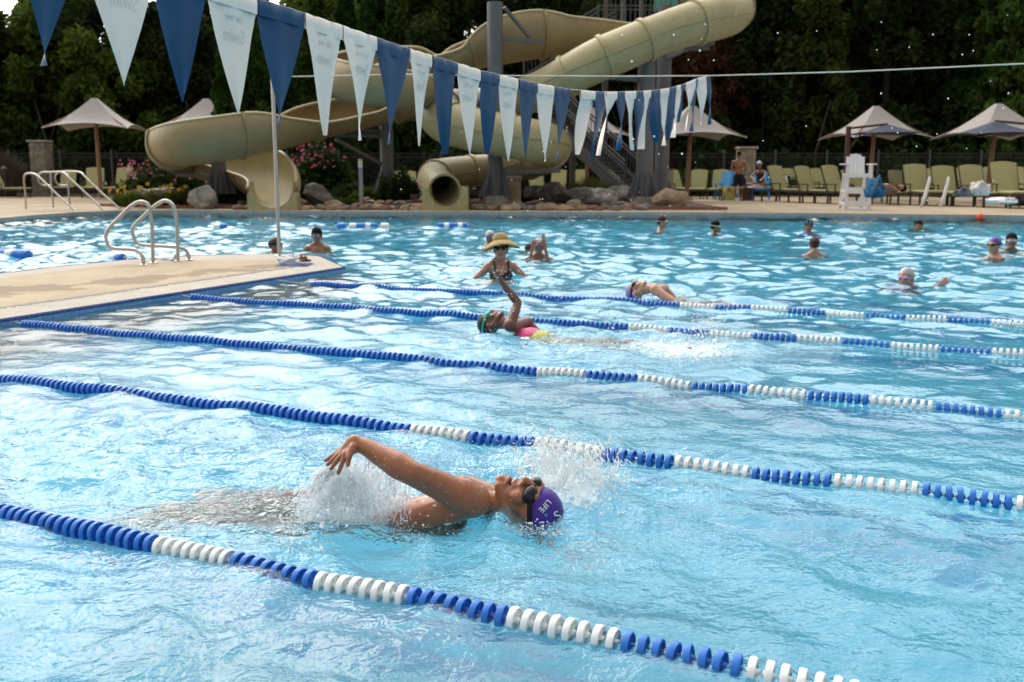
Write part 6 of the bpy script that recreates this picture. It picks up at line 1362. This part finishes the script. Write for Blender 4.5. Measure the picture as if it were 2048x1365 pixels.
def lie():
    Y = 33.2; b_ = V((WD(1772, 375, Y).x, Y, .62)); T = TM(b_, (0, -1, 0), (0, 0, 1), (1, 0, 0), 1.1); t = thing('person', 'Person lying across a lounger behind the flat one, grey clothes, knees bent', 'person', tuple(b_), world=True); m = MB()
    put(m, T, [('e', (0, 0, .1), (.18, .13, .25)), ('e', (0, .02, -.22), (.17, .13, .18))] + [('c', (s * .1, .0, -.3), .08, (s * .12, .32, -.42), .055) for s in (-1, 1)] + [('c', (s * .12, .32, -.42), .055, (s * .1, 0, -.7), .04) for s in (-1, 1)] + [('c', (s * .2, 0, .26), .045, (s * .22, .16, .0), .036) for s in (-1, 1)] + [('c', (s * .22, .16, 0), .036, (-s * .02, .18, -.1), .026) for s in (-1, 1)])
    TH = (tp(T, (0, .06, .48)), T[1], 1.1); put(m, TH, HEAD); me = remesh(m, .013, 3); me.transform(Matrix.Translation(-b_)); mobj('body', me, sk_mid, t); hairm(TH, t, hair_d)
    m = MB(); put(m, T, [('e', (0, 0, .08), (.195, .145, .26)), ('e', (0, .02, -.22), (.185, .145, .19))]); me = remesh(m, .013, 2); me.transform(Matrix.Translation(-b_)); mobj('shirt', me, mat('grey_shirt', (.13, .13, .14), .9), t)
lie()
# ================================================================== SPLASHES AND DROPS
b = NB('splash_water'); g1 = b.n('ShaderNodeBsdfGlass', {'IOR': 1.33, 'Roughness': 0., 'Color': (1, 1, 1, 1)}).outputs[0]; d1 = b.n('ShaderNodeBsdfDiffuse', {'Color': (.96, .975, .985, 1)}).outputs[0]; t1 = b.n('ShaderNodeBsdfTranslucent', {'Color': (.96, .975, .985, 1)}).outputs[0]
mm = b.n('ShaderNodeMixShader', {0: .5, 1: d1, 2: t1}).outputs[0]; b.t.links.new(b.n('ShaderNodeMixShader', {0: .86, 1: g1, 2: mm}).outputs[0], b.out.inputs[0]); spl = b.m
def drops(name, pts, label=None, parent=None, mt=spl):
    """pts: (position, radius, stretch vector or None)"""
    base = MB().ell((0, 0, 0), 1, segs=6, rings=4); bv = np.array(base.v); allv = []; m = MB(); bf = base.f; nv = len(bv)
    for i, (p, r, st_) in enumerate(pts):
        v = bv * r
        if st_ is not None:
            sl_ = np.array(st_); L = np.linalg.norm(sl_) + 1e-9; d = sl_ / L; v = v + np.outer((bv @ d) * L * .5, d)
        allv.append(v + np.array(p)); m.f += [tuple(q + i * nv for q in f) for f in bf]
    m.v = np.concatenate(allv).tolist(); o = m.build(name, mt, smooth=True); stuff(o)
    if label: o['label'] = label
    return o
R_ = np.random.default_rng(21); pts = []
def jet(p0, p1, n, s0, s1, r0, r1, grav=0., str_=.5):
    p0, p1 = np.array(p0), np.array(p1)
    for i in range(int(n * .6)):
        t = R_.random() ** .9; p = p0 + (p1 - p0) * t + R_.normal(size=3) * (s0 + (s1 - s0) * t); p[2] -= grav * t * t; p[2] = max(p[2], -.004)
        r = R_.uniform(r0, r1) * (1 - .3 * t) * R_.choice([.4, .8, 1.1, 1.9], p=[.5, .3, .14, .06]); d = (p1 - p0) / np.linalg.norm(p1 - p0); pts.append((p, r, (d * r * R_.uniform(0, 6) * str_) if R_.random() < .5 else None))
def strands(name, specs, label=None):
    m = MB(); r = random.Random(9)
    for (p0, p1, n, s0, s1, rad, sag) in specs:
        p0, p1 = V(p0), V(p1)
        for i in range(n):
            a = p0 + V((r.gauss(0, s0), r.gauss(0, s0), r.gauss(0, s0 * .5))); c = p1 + V((r.gauss(0, s1), r.gauss(0, s1), r.gauss(0, s1 * .6))); t0 = r.uniform(0, .7); t1 = min(1, t0 + r.uniform(.12, .5)); N = 7; P_ = []; R2 = []
            for j in range(N):
                t = t0 + (t1 - t0) * j / (N - 1); p = a.lerp(c, t); p.z += sag * 4 * t * (1 - t); p += V((r.gauss(0, .0025), r.gauss(0, .0025), r.gauss(0, .0025))); p.z = max(p.z, -.002); P_.append(p); R2.append(max(.0004, rad * r.uniform(.25, 1.5) * math.sin(PI * (j + .5) / N)))
            m.tube(P_, R2, 5)
    o = m.build(name, spl, smooth=True); stuff(o); o['label'] = label; return o
hand = HP(672, 925)
wq = lambda x, y, z=0.: W(x, y, z)
# water pouring off the hand
pts = []
for i in range(9):
    a = wq(600 + i * 28, 1022 + (i % 3) * 6, 0.01); jet(a, tuple(V(a).lerp(HP(668 + i * 5, 925 + i * 2, .05), .9)), 420, .032, .010, .0012, .0042, 0, 1.)
jet(wq(640, 1035, .0), HP(655, 935, .06), 900, .05, .014, .0015, .005); jet(wq(610, 1040, .02), wq(640, 1010, .16), 900, .06, .05, .001, .005)
for i in range(16):
    a = V(wri).lerp(elb, i / 12 if i < 12 else .9); g = V((a.x - .03, a.y + .06, 0.)); jet(tuple(a - UPv * .03), tuple(g), 46, .003, .02, .0008, .0022, 0, 4)
jet(wq(700, 1030), wq(900, 1030, .03), 1500, .05, .05, .001, .004); jet(wq(560, 1010), wq(760, 1060, .03), 900, .06, .04, .001, .004)
o_ = drops('water_splash', pts, 'White water splash pouring off the raised hand of the backstroke swimmer')
st1 = strands('splash_strands', [(wq(590 + i * 22, 1030), tuple(HP(664 + i * 6, 925 + i, .04)), 26, .03, .012, .0028, .02) for i in range(8)] + [(tuple(wri.lerp(elb, q / 8)), tuple(V((wri.lerp(elb, q / 8).x - .08, wri.lerp(elb, q / 8).y + .1, 0))), 10, .004, .03, .0016, 0) for q in range(9)], 'Torn strings of water falling from the raised hand and forearm')
drops('water_beads', beads_todo, 'Water beads standing on the skin of the backstroke swimmer')
pts = []
jet(wq(1120, 985), (WD(1075, 885, 4.0)), 1500, .05, .05, .0012, .0050); jet(wq(1150, 990), (WD(1110, 880, 4.0)), 1300, .06, .05, .0012, .005); jet(wq(1190, 985), (WD(1180, 905, 3.95)), 1200, .06, .05, .0012, .0045); jet(wq(1060, 960), WD(1040, 925, 3.9), 500, .04, .03, .001, .004); jet(wq(1140, 1030), wq(1230, 940, .02), 1100, .06, .07, .001, .004); jet(wq(1010, 1062), wq(1130, 1062, .01), 800, .012, .018, .001, .0032); jet(wq(790, 1062), wq(1010, 1068, .0), 500, .012, .012, .0008, .0022)
strands('splash_strands', [(wq(1090 + i * 28, 985), tuple(WD(1055 + i * 34, 885 + (i % 2) * 24, 3.95)), 20, .05, .08, .0030, .03) for i in range(6)], 'Torn sheets and strings of water flung up behind the purple cap')
drops('water_splash', pts, 'Burst of white water thrown up behind the head of the man in the purple cap')
pts = []
jet(wq(1300, 712), WD(1340, 668, 7.0), 900, .12, .08, .002, .007); jet(wq(1400, 712), WD(1425, 648, 7.0), 1100, .10, .09, .002, .007); jet(wq(1350, 715), wq(1460, 705, .03), 900, .10, .10, .002, .006); jet(wq(1180, 690), wq(1290, 690, .02), 500, .08, .06, .002, .005); jet(wq(930, 668), wq(1090, 672, .01), 450, .04, .05, .0015, .004)
drops('water_splash', pts, 'Splash kicked up by the feet of the girl with teal goggles')
pts = []
jet(wq(1130, 600), WD(1150, 583, 10), 500, .15, .10, .002, .006); jet(wq(1230, 598), wq(1300, 604, .02), 500, .10, .08, .002, .006); jet(wq(1320, 602), wq(1420, 612, .02), 300, .1, .08, .002, .005)
drops('water_splash', pts, 'Low spray round the swimmer in the lavender cap')
# thin torn sheets of water
b = NB('water_sheet'); P = b.n('ShaderNodeCombineXYZ', {0: b.n('ShaderNodeAttribute', attribute_name='su').outputs['Fac'], 1: b.n('ShaderNodeAttribute', attribute_name='sv').outputs['Fac']}).outputs[0]
pa_ = b.n('ShaderNodeMapping', {0: P, 'Scale': (1, .22, 1)}).outputs[0]; q1 = b.noise(9, 6, .7, pa_, .8); q2 = b.noise(38, 4, .7, b.n('ShaderNodeMapping', {0: P, 'Scale': (1, .45, 1)}).outputs[0], .3)
ed = b.n('ShaderNodeAttribute', attribute_name='fade').outputs['Fac']; q = b.n('ShaderNodeMath', {0: q1, 1: q2}, operation='ADD').outputs[0]; q = b.n('ShaderNodeMath', {0: ed, 1: .36, 2: q}, operation='MULTIPLY_ADD').outputs[0]
al = b.n('ShaderNodeMapRange', {0: q, 1: 1.16, 2: 1.42, 3: 0, 4: .55}).outputs[0]
bd_ = b.n('ShaderNodeMixShader', {0: .5, 1: b.n('ShaderNodeBsdfDiffuse', {'Color': (.96, .975, .985, 1)}).outputs[0], 2: b.n('ShaderNodeBsdfTranslucent', {'Color': (.96, .975, .985, 1)}).outputs[0]}).outputs[0]
bd_ = b.n('ShaderNodeMixShader', {0: .12, 1: bd_, 2: b.n('ShaderNodeBsdfGlossy', {'Roughness': .1}).outputs[0]}).outputs[0]
b.t.links.new(b.n('ShaderNodeMixShader', {0: al, 1: b.n('ShaderNodeBsdfTransparent', {}).outputs[0], 2: bd_}).outputs[0], b.out.inputs[0]); sheet_m = b.m
def sheet(top, bot, bulge, seed, parent_name='water_sheet', label=None, nu=50, nv=26, amp=.012, fb=1.):
    T_ = catmull([tuple(p) for p in top], 12); B_ = catmull([tuple(p) for p in bot], 12); m = MB(); su, sv, fd = [], [], []
    for j in range(nv + 1):
        v = j / nv
        for i in range(nu + 1):
            u = i / nu; a = V(T_[min(len(T_) - 1, round(u * (len(T_) - 1)))]); c = V(B_[min(len(B_) - 1, round(u * (len(B_) - 1)))]); p = a.lerp(c, v) + V(bulge) * math.sin(PI * v); n = mnoise.noise_vector(V((u * 5 + seed, v * 3, seed))); n2_ = mnoise.noise_vector(V((u * 17 + seed, v * 7, seed)))
            m.v.append(tuple(p + n * amp * 1.6 + n2_ * amp * .6)); su.append(u + seed); sv.append(v); fd.append(min(1, min(u, 1 - u) * 5) * min(1, (v + .02) * 4) * 1. - (1 - fb) * (1 - v))
    for j in range(nv):
        for i in range(nu): k = j * (nu + 1) + i; m.f.append((k, k + 1, k + nu + 2, k + nu + 1))
    o = m.build(parent_name, sheet_m, smooth=True); me_ = o.data
    for nm_, dd in (('su', su), ('sv', sv), ('fade', fd)): me_.attributes.new(nm_, 'FLOAT', 'POINT').data.foreach_set('value', dd)
    stuff(o); o['label'] = label
arm_l = [HP(655, 930, .03), HP(676, 945, -.03), HP(702, 905), wri.lerp(elb, .25) - UPv * .03, wri.lerp(elb, .7) - UPv * .035, elb - UPv * .04]
for sdd, dy, dx in ((0, .0, 0), (1.7, .06, 15), (3.1, -.05, -18), (4.4, .10, 30)):
    sheet([p + V((0, dy * .4, 0)) for p in arm_l], [wq(585 + dx, 1032) + V((0, dy, 0)), wq(635 + dx, 1036) + V((0, dy, 0)), wq(690 + dx, 1040) + V((0, dy, 0)), wq(740 + dx, 1040) + V((0, dy, 0)), wq(790 + dx, 1036) + V((0, dy, 0)), wq(850 + dx, 1030) + V((0, dy, 0))], (-.02, 0, .01), sdd, label='Thin torn sheet of water falling from the raised hand')
for sdd, dy in ((6., .0), (7.3, .12), (8.9, -.1), (10.1, .2)):
    sheet([WD(1040, 925, 3.8 + dy), WD(1062, 880, 3.9 + dy), WD(1100, 868, 3.95 + dy), WD(1150, 885, 3.95 + dy), WD(1200, 925, 3.9 + dy), WD(1235, 960, 3.9 + dy)], [wq(1050, 985) + V((0, dy, 0)), wq(1085, 992) + V((0, dy, 0)), wq(1120, 998) + V((0, dy, 0)), wq(1160, 1002) + V((0, dy, 0)), wq(1200, 998) + V((0, dy, 0)), wq(1240, 992) + V((0, dy, 0))], (0, .03, .01), sdd, label='Torn sheet of water thrown up behind the purple cap', amp=.03, fb=.25)
# single drops in the air
pts = []
for i in range(48):
    px = R_.uniform(1230, 2040); py = R_.uniform(60, 420) if R_.random() < .75 else R_.uniform(20, 140); Y = R_.uniform(3.2, 6.5); pts.append((np.array(WD(px, py + (1300 - px) * .0, Y)), R_.uniform(.0018, .0052) * (Y / 5), None))
for i in range(160):
    px = R_.normal(1120, 190); py = R_.normal(560, 170); Y = R_.uniform(3.4, 5.5)
    if py < 960: pts.append((np.array(WD(px, py, Y)), R_.uniform(.0008, .0026), None))
for i in range(260):
    px = R_.normal(1060, 150); py = R_.normal(900, 60); pts.append((np.array(WD(px, min(py, 1000), R_.uniform(3.3, 3.8))), R_.uniform(.0007, .0024), None))
for i in range(60): px = R_.uniform(980, 1060); py = R_.uniform(480, 640); pts.append((np.array(WD(px, py, 7.2)), R_.uniform(.002, .005), None))
drops('water_droplets', pts, 'Scattered drops of water flying in the air above the pool')
